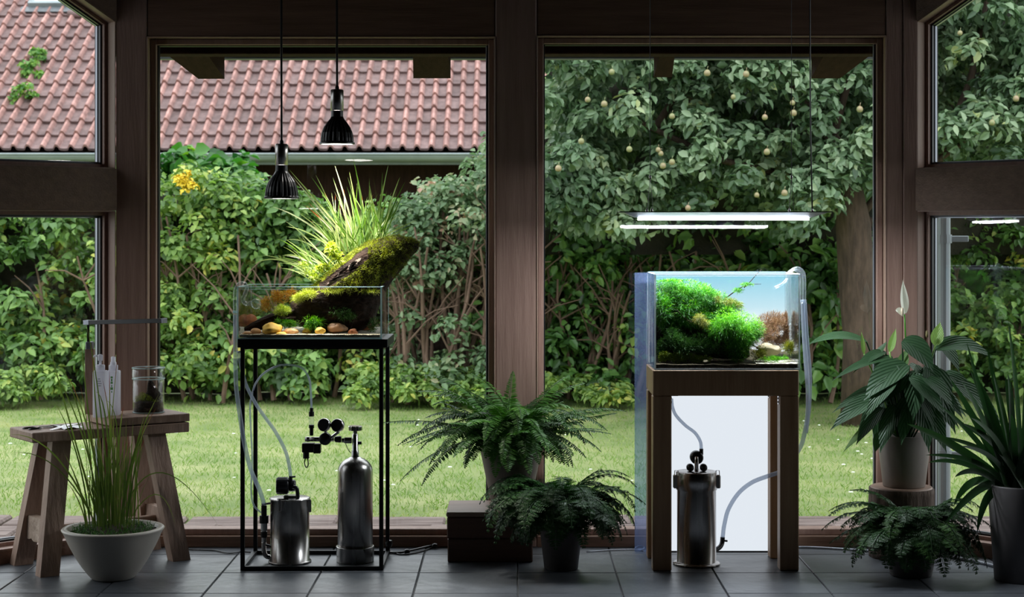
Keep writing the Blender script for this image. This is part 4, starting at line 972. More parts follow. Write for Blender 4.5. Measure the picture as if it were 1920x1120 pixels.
# driftwood
def catmull(vals, n): return [tuple(v_) for v_ in cat([Vector(v_) for v_ in vals], n)]
def driftwood(name, label, secs, mat, ns=40, amp=.14, seed=0, sub=6):
    """secs: (upper px, upper py, lower px, lower py, half depth, centre Y)"""
    A = cat([V(s[0], s[1], s[5]) for s in secs], sub); B = cat([V(s[2], s[3], s[4]*1000) for s in secs], sub)
    m = MB(); rings = []
    for k, (a, b) in enumerate(zip(A, B)):
        Yc = a.z; up_ = P(a.x, a.y, Yc); lo_ = P(b.x, b.y, Yc); c = (up_+lo_)/2; e = (up_-lo_)/2; hd = b.z/1000; row = []
        for i in range(ns):
            t = 2*math.pi*i/ns; ct, s_ = math.cos(t), math.sin(t)
            ct = math.copysign(abs(ct)**.85, ct); s_ = math.copysign(abs(s_)**.85, s_)
            kf = 1+amp*noise.noise(V(math.cos(t)*3.5+seed, math.sin(t)*3.5, k*.07))+amp*.6*noise.noise(V(math.cos(t)*9+seed, math.sin(t)*9, k*.13))+.03*noise.noise(V(math.cos(t)*20, math.sin(t)*20, k*.8))
            row.append(c+e*ct*kf+V(0, s_*hd*kf, 0))
        rings.append(row)
    m.loft(rings); root = thing(name, label, 'driftwood', rings[0][0].lerp(rings[0][ns//2], .5)); o = m.build('wood', mat, root, True)
    o.data.update(); return root, o, rings
YD = 5.41
dw, dwo, rD = driftwood('driftwood', 'dark leaning driftwood slab with mossy top rising out of the shallow left tank',
    [(545,566,552,600,.03,YD), (565,551,575,618,.065,YD), (592,534,605,622,.085,YD), (622,508,640,622,.095,YD), (652,483,676,620,.095,YD), (682,458,700,600,.09,YD), (708,448,716,560,.08,YD+.01), (733,443,734,530,.065,YD+.01), (756,445,752,508,.045,YD+.01), (776,450,768,485,.028,YD+.01), (787,456,783,470,.010,YD+.01)], M['drift'], seed=1, amp=.10)
d2, d2o, rE = driftwood('driftwood', 'low dark root lying from the left corner to the main driftwood in the left tank',
    [(458,615,459,621,.006,5.33), (475,604,482,620,.018,5.34), (500,592,510,612,.028,5.36), (525,582,540,604,.032,5.38), (552,575,562,600,.035,5.40), (585,572,590,595,.03,5.42)], M['drift'], seed=5, amp=.22)
# pale bark strip on the front face
m = MB(); rows = []
for k in range(22):
    q = k/21; px = 612+(676-612)*q; py = 536+(487-536)*q
    row = []
    for j in range(6):
        a = j/5; oo = 4+9*math.sin(q*math.pi)**.6
        pp = P(px-oo*.55*(a-.5)*1.2, py+oo*(a-.5)*1.6, 5.312-.002*math.sin(a*3.14)+.012*abs(noise.noise(V(a*5, q*3, 1)))); row.append(pp)
    rows.append(row)
m.grid(rows); m.grid([[p+V(0, .02, 0) for p in r_][::-1] for r_ in rows]); o = m.build('split_bark', pmat('pale_split_bark', (.10,.06,.04), (.42,.32,.24), .7, scale=30, stretch=(1,1,3), bump=1, bscale=60), dw, True); lab(o, 'pale split bark strip')
for k in range(6):
    a = P(608+k*3, 540-k*3.5, 5.314-.001*k); b = P(676+k*1.5, 486+k*3, 5.318); m = MB(); m.tube([a, a.lerp(b, .5)+V(0, -.004, .002*math.sin(k*2)), b], [.001, .0022, .0012], 5); m.build('splinter', M['drift'], dw)
for (a, b, c_) in (((650,590),(668,580),(654,628)), ((590,600),(615,585),(640,575))):
    m = MB(); m.tube(cat([P(*a, 5.33), P(*b, 5.325), P(*c_, 5.31)], 5), .0018, 5); m.build('twig', M['drift'], dw)
# moss scattered over the upper side
def scatter_on(obj, n, cond, dens=None):
    me = obj.data; off = np.array(wloc(obj)); co = np.empty(len(me.vertices)*3); me.vertices.foreach_get('co', co); co = co.reshape(-1, 3)+off
    P_, N_ = [], []; polys = []
    for p in me.polygons:
        if len(p.vertices) == 4:
            c_ = co[list(p.vertices)].mean(0); nn_ = np.array(p.normal)
            if cond(c_, nn_): polys.append((p.area, list(p.vertices), nn_))
    w = np.array([a for a, _, _ in polys]); idx = NR.choice(len(polys), n, p=w/w.sum())
    vi = np.array([polys[i][1] for i in idx]); nn_ = np.array([polys[i][2] for i in idx]); a, b = NR.uniform(0, 1, (2, n, 1))
    q = co[vi]; pts = (q[:, 0]*(1-a)+q[:, 1]*a)*(1-b)+(q[:, 3]*(1-a)+q[:, 2]*a)*b
    return pts, nn_
def px_of(c): return CX+c[0]/c[1]*F, HY-(c[2]-H)/c[1]*F
dwo.data.update()
_sgn = 1
_t = [p.normal for p in dwo.data.polygons if len(p.vertices) == 4]
_cc = sum((Vector(v_.co) for v_ in dwo.data.vertices), Vector())/len(dwo.data.vertices)
_s = sum((1 if p.normal.dot(p.center-_cc) > 0 else -1) for p in dwo.data.polygons)
if _s < 0:
    for ob in (dwo, d2o): ob.data.flip_normals()
def mossable(c, nv):
    px, py = px_of(c); k = noise.noise(Vector(c)*28)
    if py > 548: return nv[2] > .75 and px < 640
    strip = abs((py-511)-(px-644)*(-49/64.)) < 13 and 600 < px < 690 and nv[1] < -.2
    if strip: return False
    return (nv[2] > -.05+.25*k) or (px > 640 and nv[2] > -.55 and py < 562-(px-640)*.42+14*k)
pts, nn_ = scatter_on(dwo, 30000, mossable)
cl = np.array([noise.noise(Vector(q)*55) for q in pts]); d = nn_*.9+NR.normal(size=pts.shape)*.55+np.array([0, 0, .35])
vs, fs = blades_np(pts+nn_*.0005, d, NR.uniform(.003, .009, len(pts))*(1+.5*cl), NR.uniform(.0010, .0018, len(pts)), np.full(len(pts), .15), 2)
pxs = CX+pts[:, 0]/pts[:, 1]*F
stuff(mkobj('moss', vs, fs, M['moss'], dw, False, None, np.repeat(np.clip(.5+cl*.5-np.clip((pxs-690)/220, 0, .35)+NR.normal(0, .16, len(pts)), 0, 1), 2)))
# underwater moss fringe, fern tufts and stems
TB = None
def tuft(name, label, cat_, blobs, mat, n, ln, wd, up=.4, droop=.3, vm=.5, group=None, vs_=.2, grad=0):
    """blobs: (px,py,rx,ry,Y,rdepth) ; blades radiate from the blob shell"""
    sub_ = []
    for b in blobs:
        for _ in range(14):
            a_, q_ = R.uniform(0, 6.283), R.uniform(.1, .78); sub_.append((b[0]+b[2]*q_*math.cos(a_), b[1]+b[3]*q_*math.sin(a_), b[2]*R.uniform(.38, .6), b[3]*R.uniform(.38, .62), b[4]+R.uniform(-.5, .4)*b[5], b[5]*R.uniform(.35, .6)))
    blobs = sub_
    A = np.array([b[2]*b[3] for b in blobs], float); idx = NR.choice(len(blobs), n, p=A/A.sum())
    B = np.array(blobs, float)[idx]; u_ = nrm(NR.normal(size=(n, 3))); u_[:, 1] = -np.abs(u_[:, 1])*np.sign(NR.uniform(-.35, 1, n)+1e-9)*1.0
    k = NR.uniform(.35, 1, n)**.5
    x = B[:, 0]+u_[:, 0]*B[:, 2]*k; y = B[:, 1]-u_[:, 2]*B[:, 3]*k; Yc = B[:, 4]
    p = np.stack([(x-CX)/F*Yc, Yc+u_[:, 1]*B[:, 5]*k, H-(y-HY)/F*Yc], 1)
    if TB: p[:, 0] = np.clip(p[:, 0], TB[0], TB[1]); p[:, 1] = np.clip(p[:, 1], TB[2], TB[3]); p[:, 2] = np.minimum(p[:, 2], TB[4])
    d = u_*.8+NR.normal(size=(n, 3))*.45+np.array([0, 0, up])
    vs, fs = blades_np(p, d, ln*NR.uniform(.5, 1.25, n), wd*NR.uniform(.7, 1.3, n), np.full(n, droop), 3)
    v = np.clip(vm+grad*u_[:, 2]+NR.normal(0, vs_, n), 0, 1)
    o = mkobj(name, vs, fs, M[mat], None, False, None, np.repeat(v, 3)); tag(o, label, cat_, group, 'thing'); return o
tuft('water_moss', 'bright yellow-green moss fringe on the driftwood at the water line of the left tank', 'moss', [(575,552,22,9,5.34,.03), (560,560,14,8,5.34,.03), (628,547,24,5,5.33,.03), (680,546,30,4,5.33,.03)], 'moss', 4200, .011, .0014, .5, .2, .7)
tuft('red_stem_plant', 'fine orange-red stem plant in the left rear of the shallow left tank', 'plant', [(520,556,16,14,5.46,.03), (542,552,12,12,5.46,.03), (498,572,12,14,5.47,.03)], 'redstem', 1500, .012, .0022, .8, .2, .55)
tuft('hair_grass', 'thin brown-green hair grass behind the curled glass pipe of the left tank', 'plant', [(480,585,18,18,5.48,.03), (510,575,12,14,5.46,.02), (460,595,8,16,5.48,.02)], 'aqolive', 900, .022, .0008, 1.0, .2, .5)
tuft('moss_ball', 'bright lime moss ball where the low root meets the driftwood', 'moss', [(530,583,14,10,5.34,.02)], 'carpet', 1200, .010, .0014, .5, .2, .75)
tuft('small_fern', 'small green fern tuft in the centre of the shallow left tank', 'plant', [(588,605,18,12,5.32,.02), (578,612,10,6,5.32,.02)], 'aqgreen', 700, .016, .0022, .5, .4, .8)
tuft('small_fern', 'green leafy tuft between the yellow and the peach stone', 'plant', [(540,606,16,8,5.33,.02), (522,602,8,6,5.33,.015)], 'aqgreen', 600, .012, .0024, .5, .4, .75)
tuft('small_fern', 'darker green fern tuft high under the driftwood, right of the centre', 'plant', [(640,586,20,10,5.325,.02), (655,592,12,8,5.325,.02)], 'aqdark', 700, .014, .0022, .4, .4, .95)
tuft('small_fern', 'dim green weed in the right front corner of the shallow left tank', 'plant', [(700,612,10,14,5.36,.03)], 'aqdark', 400, .014, .0018, .8, .2, .8)
tuft('leafy_herb', 'lime green leafy herb below the sedge on the driftwood', 'plant', [(622,470,12,18,5.38,.03), (632,485,14,12,5.38,.03), (606,500,12,10,5.38,.02), (640,505,10,8,5.37,.02)], 'carpet', 620, .013, .0065, .4, .4, .75)
tuft('small_fern', 'pale curly fern sprout at the left foot of the driftwood above the rim', 'plant', [(570,498,10,8,5.38,.02), (582,512,12,6,5.38,.02), (590,520,14,6,5.37,.03)], 'carpet', 420, .012, .003, .6, .5, .6)

# sedge: each blade an object
sedge = thing('sedge_plant', 'large fan of pale green sedge growing on the driftwood', 'plant', P(650, 490, 5.43))
def sblade(b, t, c=None, w=.006, v=.5, vt=None, Yb=5.43, Yt=None):
    Yt = Yt if Yt else Yb+R.uniform(-.08, .06); p0, p2 = P(b[0], b[1], Yb), P(t[0], t[1], Yt)
    p1 = P(c[0], c[1], (Yb+Yt)/2) if c else (p0+p2)/2+V(0, 0, .035*abs(p2.x-p0.x)/.2+.004)
    add_blade('blade', bez(p0, p1, p2, 12), w, 'pgrass', sedge, v, V(R.uniform(-.4, .4), -1, .25), .3, None, 2, vt)
for b, t, c, w, v, vt in [((672,465),(627,308),None,.006,.85,None), ((668,465),(542,318),(610,395),.007,.7,None), ((665,468),(548,330),(605,400),.006,.9,.93), ((690,458),(661,292),(682,380),.006,.5,.3),
    ((705,450),(729,305),(712,380),.006,.5,.3), ((715,450),(750,332),(730,380),.0065,.6,None), ((685,458),(652,332),None,.005,.6,None), ((660,470),(582,330),(625,385),.006,.6,.2), ((655,475),(592,328),None,.005,.75,None), ((665,470),(624,333),None,.006,.8,None), ((680,460),(655,322),None,.006,.8,None),
    ((650,480),(570,385),(620,415),.006,.6,1), ((655,470),(575,388),(615,418),.006,.95,1), ((645,478),(508,387),(575,405),.006,.85,None), ((640,485),(536,425),(590,430),.005,.7,None), ((630,500),(530,453),(570,435),.0045,.7,None), ((600,525),(472,498),(520,465),.0055,.75,None), ((595,528),(540,508),None,.004,.8,None),
    ((705,452),(782,413),(740,430),.0045,.7,None), ((712,452),(790,418),(750,432),.003,.5,.2), ((690,456),(735,360),None,.005,.6,None), ((700,453),(718,345),None,.006,.5,None), ((640,480),(560,400),None,.005,.7,None), ((615,505),(541,453),(570,470),.0045,.8,None), ((610,515),(528,480),(565,470),.0045,.7,None), ((620,500),(530,412),None,.004,.7,None)]:
    sblade(b, t, c, w, v, vt)
for i in range(95):
    bx = R.uniform(628, 722); by = 482-(bx-628)*.40
    a = R.gauss(-12, 20)-(675-bx)*.35; L_ = R.uniform(60, 135)*(1-.2*abs(a)/60); tx = bx+L_*math.sin(math.radians(a)); ty = by-L_*math.cos(math.radians(a))
    tx = min(tx, 760)
    sblade((bx, by), (tx, ty), None, R.uniform(.0025, .0052), R.uniform(.05, .85), R.choice([None, None, None, .2, .98]), 5.43+R.uniform(-.05, .05))
for i in range(34):
    bx, by = R.uniform(575, 645), R.uniform(485, 528); a = R.uniform(-80, -25); L_ = R.uniform(45, 95)
    sblade((bx, by), (bx+L_*math.sin(math.radians(a)), by-L_*math.cos(math.radians(a))), None, R.uniform(.0025, .0045), R.uniform(.4, .92), None, 5.42+R.uniform(-.05, .05))

# glass lily pipes + hoses of the left tank
def pipe(name, parent, pts, r, mat, lbl=None, seg=12, sub=8):
    m = MB(); m.tube(cat(pts, sub), r, seg); o = m.build(name, M[mat], parent, True)
    if lbl: o['label'] = lbl
    return o
lpipe = thing('glass_pipe', 'clear curved glass pipe hooked over the left rim of the shallow tank', 'pipe', P(441, 640, 5.31))
pipe('tube', lpipe, [P(441, 636, 5.31), P(441, 590, 5.31), P(441, 550, 5.31), P(446, 535, 5.31), P(457, 532, 5.315), P(463, 540, 5.32), P(459, 553, 5.32), P(455, 562, 5.32), P(462, 570, 5.32), P(472, 568, 5.325)], .0062, 'pipe')
m = MB(); c = P(480, 570, 5.33); m.lathe([(.003, -.012), (.007, -.008), (.0145, .0), (.0160, .006), (.0150, .012), (.011, .014)], c, 24, (.15, -1, .1)); m.build('bell', M['pipe'], lpipe, True)
m = MB(); m.tube([P(441, 588, 5.31), P(441, 583, 5.31)], .0078, 12); m.build('collar', M['glass_edge'], lpipe)

def fitting(px, py0, py1, Y, r0, parent, mat='blackpl', nm='fitting'):
    a, b = P(px, py0, Y), P(px, py1, Y); m = MB(); m.lathe([(.0001, 0), (r0, 0), (r0, (b-a).length), (.0001, (b-a).length)], b, 18); return m.build(nm, M[mat], parent)
# canister filter left
YF = 5.41; fc = P(543.5, 0, YF); fc.z = 0
flt = thing('canister_filter', 'brushed steel canister filter with black pump, inside the steel stand', 'filter', fc); rf = 36.5/F*YF
ztp = PZ(934, YF)
m = MB(); m.lathe([(.0001, .001), (rf+.005, .001), (rf+.0065, .003), (rf+.005, .006), (rf, .007), (rf, ztp-.004), (rf+.003, ztp-.003), (rf+.003, ztp), (rf-.002, ztp+.002), (.0001, ztp+.002)], fc, 56); m.build('canister', M['inox'], flt, True)
m = MB(); m.box(fc.x-.018, fc.x+.022, YF-.02, YF+.02, ztp+.002, ztp+.009, .002); m.build('pump_base', M['chrome'], flt)
pc = P(531, 911, YF); m = MB(); ring = [(.0001, -.022), (.0235, -.022), (.026, -.018), (.026, .014), (.023, .018), (.0001, .018)]
m.lathe(ring, pc, 28, (1, .1, 0)); pm = m.build('pump', M['blackpl'], flt, True)
for k in range(10):
    a = 2*math.pi*k/10; m = MB(); q = pc+V(0, math.cos(a), math.sin(a))*.026; m.beam(q-V(.018, .0018, 0), q+V(.014, .0014, 0), .002, .003, None, .0003); m.build('cooling_rib', M['blackpl'], pm)
m = MB(); m.lathe([(.0001, .018), (.017, .018), (.019, .024), (.019, .036), (.012, .040), (.0001, .040)], pc, 24, (1, .1, 0)); m.build('pump_head', M['blackpl'], flt, True)
pipe('elbow', flt, [P(549, 913, YF-.02), P(556, 916, YF-.02), P(558, 926, YF-.02), P(558, 938, YF-.02)], .0062, 'gasket')
fitting(545, 893, 908, YF-.012, .0058, flt); m = MB(); m.tube([P(545, 895, YF-.012), P(554, 894, YF-.012)], .003, 8); m.build('valve_tap', M['blackpl'], flt)
for (px_, sgn) in ((525, 0), (581, 1)):
    m = MB(); q = P(px_, 945, YF-(rf if not sgn else 0)); m.box(q.x-.005, q.x+.005, q.y-.007, q.y+.0, q.z-.026, q.z+.014, .002); o = m.build('clasp', M['inox'], flt)
    m = MB(); m.tube([q+V(-.004, -.008, .012), q+V(-.004, -.009, -.02), q+V(.004, -.009, -.02), q+V(.004, -.008, .012)], .0012, 6); m.build('wire_loop', M['chrome'], o)
# intake fittings beside the canister
xf = 495; 
for (a, b, r_, mt) in ((948, 968, .0088, 'blackpl'), (967, 981, .0142, 'blackpl'), (980, 994, .0105, 'white_pl'), (997, 1008, .0105, 'blackpl'), (1008, 1018, .0075, 'white_pl')): fitting(xf, a, b, YF-.005, r_, flt, mt, 'intake_fitting')
fitting(xf, 993, 998, YF-.005, .0075, flt, 'white_pl', 'intake_fitting')
pipe('elbow', flt, [P(495, 1017, YF-.005), P(495, 1032, YF-.005), P(499, 1043, YF-.005), P(510, 1046, YF-.005)], .0078, 'inox')
m = MB(); m.tube([P(498, 1022, YF-.005), P(507, 1024, YF-.005)], .0035, 8); m.build('valve_tap', M['blackpl'], flt)
m = MB(); m.beam(P(490, 946, YF-.005), P(508, 944, YF-.005), .012, .006); m.build('hose_clip', M['chrome'], flt)
# hoses
h1 = thing('hose', 'clear blue-grey hose running down the left side of the steel stand to the filter intake', 'hose', P(443, 700, 5.31))
pipe('tube', h1, [P(441, 590, 5.31), P(441.5, 640, 5.300), P(442.5, 720, 5.262), P(450, 780, 5.256), P(458, 830, 5.255), P(470, 880, 5.30), P(485, 915, 5.37), P(493, 938, 5.40), P(495, 950, 5.405)], .0068, 'hose')
h2 = thing('hose', 'clear hose running from the left stand leg down to the pump outlet', 'hose', P(545, 897, 5.39))
pipe('tube', h2, [P(447, 660, 5.262), P(455, 700, 5.30), P(464, 728, 5.34), P(485, 766, 5.37), P(515, 808, 5.39), P(535, 846, 5.398), P(543, 878, 5.398), P(545, 897, 5.398)], .0055, 'hose')
# CO2 cylinder
YC = 5.42; cc = P(666, 0, YC); cc.z = 0; rc = 32.8/F*YC
cyl = thing('gas_cylinder', 'steel gas cylinder with a handwheel valve inside the steel stand', 'gas cylinder', cc); zs = PZ(884, YC); ztp = PZ(857, YC)
prof = [(.0001, .012), (rc*.8, .012), (rc, .02), (rc, zs)]+[(rc*math.cos(a*math.pi/16), zs+(ztp-zs)*math.sin(a*math.pi/16)) for a in range(1, 7)]+[(.016, ztp), (.0001, ztp)]
m = MB(); m.lathe(prof, cc, 64); m.build('body', M['inox'], cyl, True)
zb = PZ(1024, YC); m = MB(); m.lathe([(.0001, .0), (rc+.002, .0), (rc+.0038, .003), (rc+.0038, zb-.004), (rc+.0048, zb-.002), (rc+.0048, zb), (rc+.0008, zb)], cc, 64); m.build('boot', M['inox'], cyl, True)
m = MB(); m.lathe([(.0125, ztp-.003), (.0115, ztp+.02), (.0095, ztp+.022), (.0095, PZ(815, YC)), (.0065, PZ(814, YC)), (.0065, PZ(806, YC)), (.0001, PZ(806, YC))], cc, 24); m.build('valve', M['chrome'], cyl, True)
zk = PZ(807.5, YC); m = MB(); rings = []
for (rr, hh) in ((.0001, 0), (.0205, 0), (.022, .002), (.022, .012), (.0205, .0145), (.0001, .0145)):
    rings.append([V(cc.x, cc.y, zk+hh)+V(math.cos(2*math.pi*i/48), math.sin(2*math.pi*i/48), 0)*rr*(1 if i % 4 < 2 or rr < .01 else .95) for i in range(48)])
m.loft(rings); m.build('handwheel', M['chrome'], cyl)
m = MB(); m.tube([P(666, 831, YC), P(678, 831, YC)], .0052, 10); m.build('valve_port', M['blackpl'], cyl)
rg = thing('regulator', 'black and chrome gas regulator with two gauges, screwed to the cylinder valve', 'regulator', P(640, 826, YC))
m = MB(); m.lathe([(.006, 0), (.0105, .001), (.0105, .022), (.0075, .026), (.0075, .032)], P(660, 826, YC), 6, (-1, 0, 0), True); m.build('nut', M['chrome'], rg)
m = MB(); m.lathe([(.0001, 0), (.0095, 0), (.011, .004), (.0095, .018), (.006, .022), (.0001, .022)], P(640, 824, YC), 20, (-1, 0, 0)); m.build('coupling', M['blackpl'], rg, True)
m = MB(); m.lathe([(.0001, -.012), (.017, -.012), (.0195, -.006), (.0195, .010), (.017, .014), (.0001, .014)], P(610, 823, YC), 28, (0, -1, 0)); m.build('body', M['blackpl'], rg, True)
m = MB(); m.tube([P(626, 824, YC), P(572, 824, YC)], .0075, 14); m.build('manifold', M['inox'], rg, True)
m = MB(); m.lathe([(.0001, 0), (.008, 0), (.008, .008), (.0055, .010)], P(580, 824, YC), 16, (-1, 0, 0)); m.build('outlet_knob', M['chrome'], rg)
for (gx_, gy_, nm) in ((608, 797, 0), (633, 798, 0)):
    q = P(gx_, gy_, YC-.012); m = MB(); m.lathe([(.0001, -.012), (.0185, -.012), (.0205, -.009), (.0205, .006), (.0185, .008), (.0175, .006), (.0001, .006)], q, 32, (-.35, -1, .05)); gg = m.build('gauge', M['chrome'], rg, True)
    m = MB(); m.lathe([(.0001, .0065), (.0172, .0065), (.0172, .0072), (.0001, .0072)], q, 32, (-.35, -1, .05)); o = m.build('dial', M['blackpl'], gg)
    m = MB(); m.tube([P(gx_+2, gy_+12, YC-.008), P(618+(gx_-620)*.3, 820, YC-.002)], .0048, 8); m.build('gauge_stem', M['chrome'], rg)
m = MB(); m.box(PX(567, YC), PX(590, YC), YC-.016, YC+.016, PZ(848, YC), PZ(831, YC), .002); m.box(PX(588, YC), PX(602, YC), YC-.013, YC+.013, PZ(850, YC), PZ(832, YC), .002); m.build('solenoid', M['blackpl'], rg)
fitting(574, 845, 860, YC, .010, rg, 'blackpl', 'cable_gland')
m = MB(); m.tube(cat([P(573, 858, YC), P(571, 868, YC), P(574, 877, YC), P(578, 872, YC), P(577, 860, YC)], 5), .0018, 6); m.build('cable_tie', M['blackpl'], rg)
m = MB(); m.tube(cat([P(648, 832, YC), P(652, 842, YC), P(658, 850, YC)], 4), .0012, 5); m.build('cable_tie', M['blackpl'], rg)
bcn = thing('bubble_counter', 'small clear bubble counter between black caps standing on the regulator', 'bubble counter', P(584, 816, YC))
fitting(584, 801, 817, YC, .0062, bcn, 'blackpl', 'cap'); fitting(584, 797, 803, YC, .0085, bcn, 'blackpl', 'cap'); fitting(584, 780, 798, YC, .0085, bcn, 'pipe', 'glass'); fitting(584, 772, 781, YC, .0085, bcn, 'blackpl', 'cap'); fitting(584, 765, 773, YC, .0058, bcn, 'blackpl', 'cap')
h3 = thing('hose', 'thin clear gas tube arching from the bubble counter over to the left stand leg', 'hose', P(584, 766, YC))
pipe('tube', h3, [P(584, 766, YC), P(583, 740, YC), P(580, 712, YC), P(568, 692, YC), P(548, 685, YC), P(522, 686, YC), P(495, 700, YC+.03), P(480, 718, YC+.08), P(474, 734, YC+.118)], .0034, 'hose')
pipe('tube', h3, [P(474, 734, YC+.118), P(469, 760, YC+.11), P(470, 800, YC+.11), P(473, 860, YC+.08), P(471, 920, YC+.04), P(476, 948, YC+.01), P(490, 962, YC-.005)], .0030, 'hose')
# ------------------------------------------------------------ right: pine stand
YR0, YR1 = 5.262, 5.520; rx0, rx1 = PX(1224, YR0), PX(1498, YR0); rz = PZ(694, YR0); rr0 = PZ(743, YR0); lw = .0575
ps = thing('wooden_stand', 'square pine timber stand under the tall planted tank', 'stand', V((rx0+rx1)/2, (YR0+YR1)/2, 0))
for x in (rx0, rx1-lw):
    for y in (YR0, YR1-lw): m = MB(); m.box(x, x+lw, y, y+lw, 0, rr0, .0025); m.build('leg', M['pine'], ps)
m = MB(); m.box(rx0, rx1, YR0, YR0+lw, rr0+.0004, rz-.0005, .0025); m.build('rail', M['pine'], ps)
m = MB(); m.box(rx0, rx1, YR1-lw, YR1, rr0+.0004, rz-.0005, .0025); m.build('rail', M['pine'], ps)
for x in (rx0, rx1-lw): m = MB(); m.box(x, x+lw, YR0+lw, YR1-lw, rr0+.0004, rz-.0005, .0025); m.build('rail', M['pine'], ps)
for (x, y) in ((rx1-lw, YR0+.02), (rx1-lw, YR1-lw+.02), (rx0+lw, YR0+.02), (rx0+lw, YR1-lw+.02)):
    s_ = -1 if x > (rx0+rx1)/2 else 1
    m = MB(); m.box(x, x+s_*.002, y, y+.02, rr0-.028, rr0, .0003); m.box(x, x+s_*.022, y, y+.02, rr0-.002, rr0, .0003)
    br_ = m.build('corner_bracket', M['chrome'], ps)
    for dz in (-.010, -.021): m = MB(); m.tube([V(x+s_*.002, y+.010, rr0+dz), V(x+s_*.0035, y+.010, rr0+dz)], .003, 8); m.build('screw', M['blackpl'], br_)

# ------------------------------------------------------------ lit panel with acrylic margin standing behind
YPn = 5.585
lpn = thing('light_panel', 'white glowing backlight panel in a blue-tinted clear sheet behind the pine stand', 'light panel', V(PX(1370, YPn), YPn, 0))
zp1 = PZ(511.5, YPn)
m = MB(); m.box(PX(1190, YPn), PX(1236, YPn), YPn, YPn+.004, .0, zp1, .0005); m.build('clear_margin', M['acrylic'], lpn)
def gradmat(name, lo_, hi_, z0, z1, s):
    mm, n, out = newmat(name); L = n.links.new; t = n.nodes.new('ShaderNodeNewGeometry'); sx_ = n.nodes.new('ShaderNodeSeparateXYZ'); L(t.outputs['Position'], sx_.inputs[0])
    mr = node(n, 'ShaderNodeMapRange'); mr.inputs['From Min'].default_value = z0; mr.inputs['From Max'].default_value = z1; L(sx_.outputs['Z'], mr.inputs['Value'])
    rp_ = ramp(n, [(0, lo_), (.35, tuple((a+b)/2 for a, b in zip(lo_, hi_))), (1, hi_)]); L(mr.outputs[0], rp_.inputs[0])
    e = n.nodes.new('ShaderNodeEmission'); e.inputs[1].default_value = s; L(rp_.outputs[0], e.inputs[0]); L(e.outputs[0], out.inputs[0]); return mm
m = MB(); m.box(PX(1236, YPn), PX(1496, YPn), YPn-.003, YPn+.006, PZ(1033, YPn), rz+.01, .0008); m.build('lit_diffuser', emat('backlight', (.84, .90, .97), .235), lpn)
m = MB(); m.box(PX(1236, YPn), PX(1496, YPn), YPn-.008, YPn+.010, 0, PZ(1033, YPn), .001); m.build('base_strip', M['steel_blk'], lpn)

# ------------------------------------------------------------ right: planted tank
RX0, RX1, RZ0, RZ1 = PX(1227, 5.26), PX(1500, 5.26), rz, PZ(514, 5.26)
T2 = tank('tall_aquarium', 'tall rimless glass tank filled with lush green aquatic plants on the pine stand', RX0, RX1, 5.258, 5.530, RZ0, RZ1, .005, PZ(518, 5.26), 'edge_glint')
m = MB(); m.box(RX0+.004, RX1-.001, 5.5318, 5.5335, RZ0+.002, RZ1+.002, .0003)
m.build('background_film', gradmat('lit_blue_film', (.86, .88, .90), (.26, .60, .76), RZ0+.12, RZ1, .34), T2)
m = heightfield(RX0+.006, RX1-.006, 5.265, 5.524, RZ0+.0055, lambda u_, v_: RZ0+.016+v_*.05*(1-.55*u_)+.004*noise.noise(V(u_*9, v_*6, 3)), 50, 24)
tag(m.build('substrate', M['aqsoil'], None, True), 'dark sloping soil bed in the bottom of the tall planted tank', 'soil', None, 'stuff')
m = heightfield(PX(1415, 5.3), RX1-.0065, 5.266, 5.33, RZ0+.016, lambda u_, v_: RZ0+.019+.006*v_+.002*noise.noise(V(u_*15, v_*6, 3)), 24, 8)
tag(m.build('sand_patch', M['sand'], None, True), 'small pale sand patch in the right front corner of the tall tank', 'sand', None, 'stuff')
stone('stone', 'flat tan rock beside the brown stems on the right of the tall tank', 1442, 655, 44, 22, 5.36, M['rock_tan'], seed=21)
stone('stone', 'small tan stone lying in the bright carpet on the left of the tall tank', 1292, 664, 28, 12, 5.30, M['rock_tan'], seed=22)
stone('stone', 'tiny grey pebble at the front of the tall tank, right of the carpet', 1323, 678, 10, 6, 5.275, M['rock_tan'], seed=23)
d3, _, _ = driftwood('driftwood', 'dark driftwood mass buried under the plants of the tall tank',
    [(1226,575,1226,676,.06,5.43), (1240,560,1240,676,.07,5.44), (1265,540,1262,675,.055,5.43), (1300,548,1300,675,.058,5.42), (1340,562,1345,678,.06,5.41), (1372,585,1380,680,.06,5.40), (1392,615,1398,676,.05,5.40), (1402,640,1405,668,.02,5.40)], M['drift'], seed=9, amp=.2)
def branch(pts, r=.002, name='twig'):
    m = MB(); m.tube(cat(pts, 5), [r*(1-.6*i/((len(pts)-1)*5)) for i in range((len(pts)-1)*5+1)], 6); m.build(name, M['drift'], d3)
branch([P(1360,560,5.40), P(1385,542,5.38), P(1405,534,5.37), P(1427,533,5.36)]); branch([P(1395,540,5.375), P(1408,527,5.37), P(1419,514,5.36), P(1428,506,5.36)], .0015)
branch([P(1398,640,5.31), P(1420,652,5.30), P(1438,657,5.29)]); branch([P(1268,580,5.30), P(1285,598,5.29), P(1300,605,5.285)], .0018); branch([P(1415,630,5.30), P(1435,628,5.30), P(1448,622,5.31)], .0015)
TB = (RX0+.018, RX1-.018, 5.280, 5.512, RZ1-.024)
tuft('aquatic_moss', 'large mass of green needle-leaf plants filling the upper left of the tall tank', 'plant', [(1258,543,34,28,5.36,.06), (1290,556,38,34,5.35,.06), (1325,554,28,26,5.37,.05), (1246,572,22,32,5.32,.04), (1348,572,28,22,5.37,.05), (1300,590,36,26,5.33,.04), (1262,600,26,20,5.34,.03)], 'aqgreen', 19000, .019, .0014, .5, .5, .55, grad=.18)
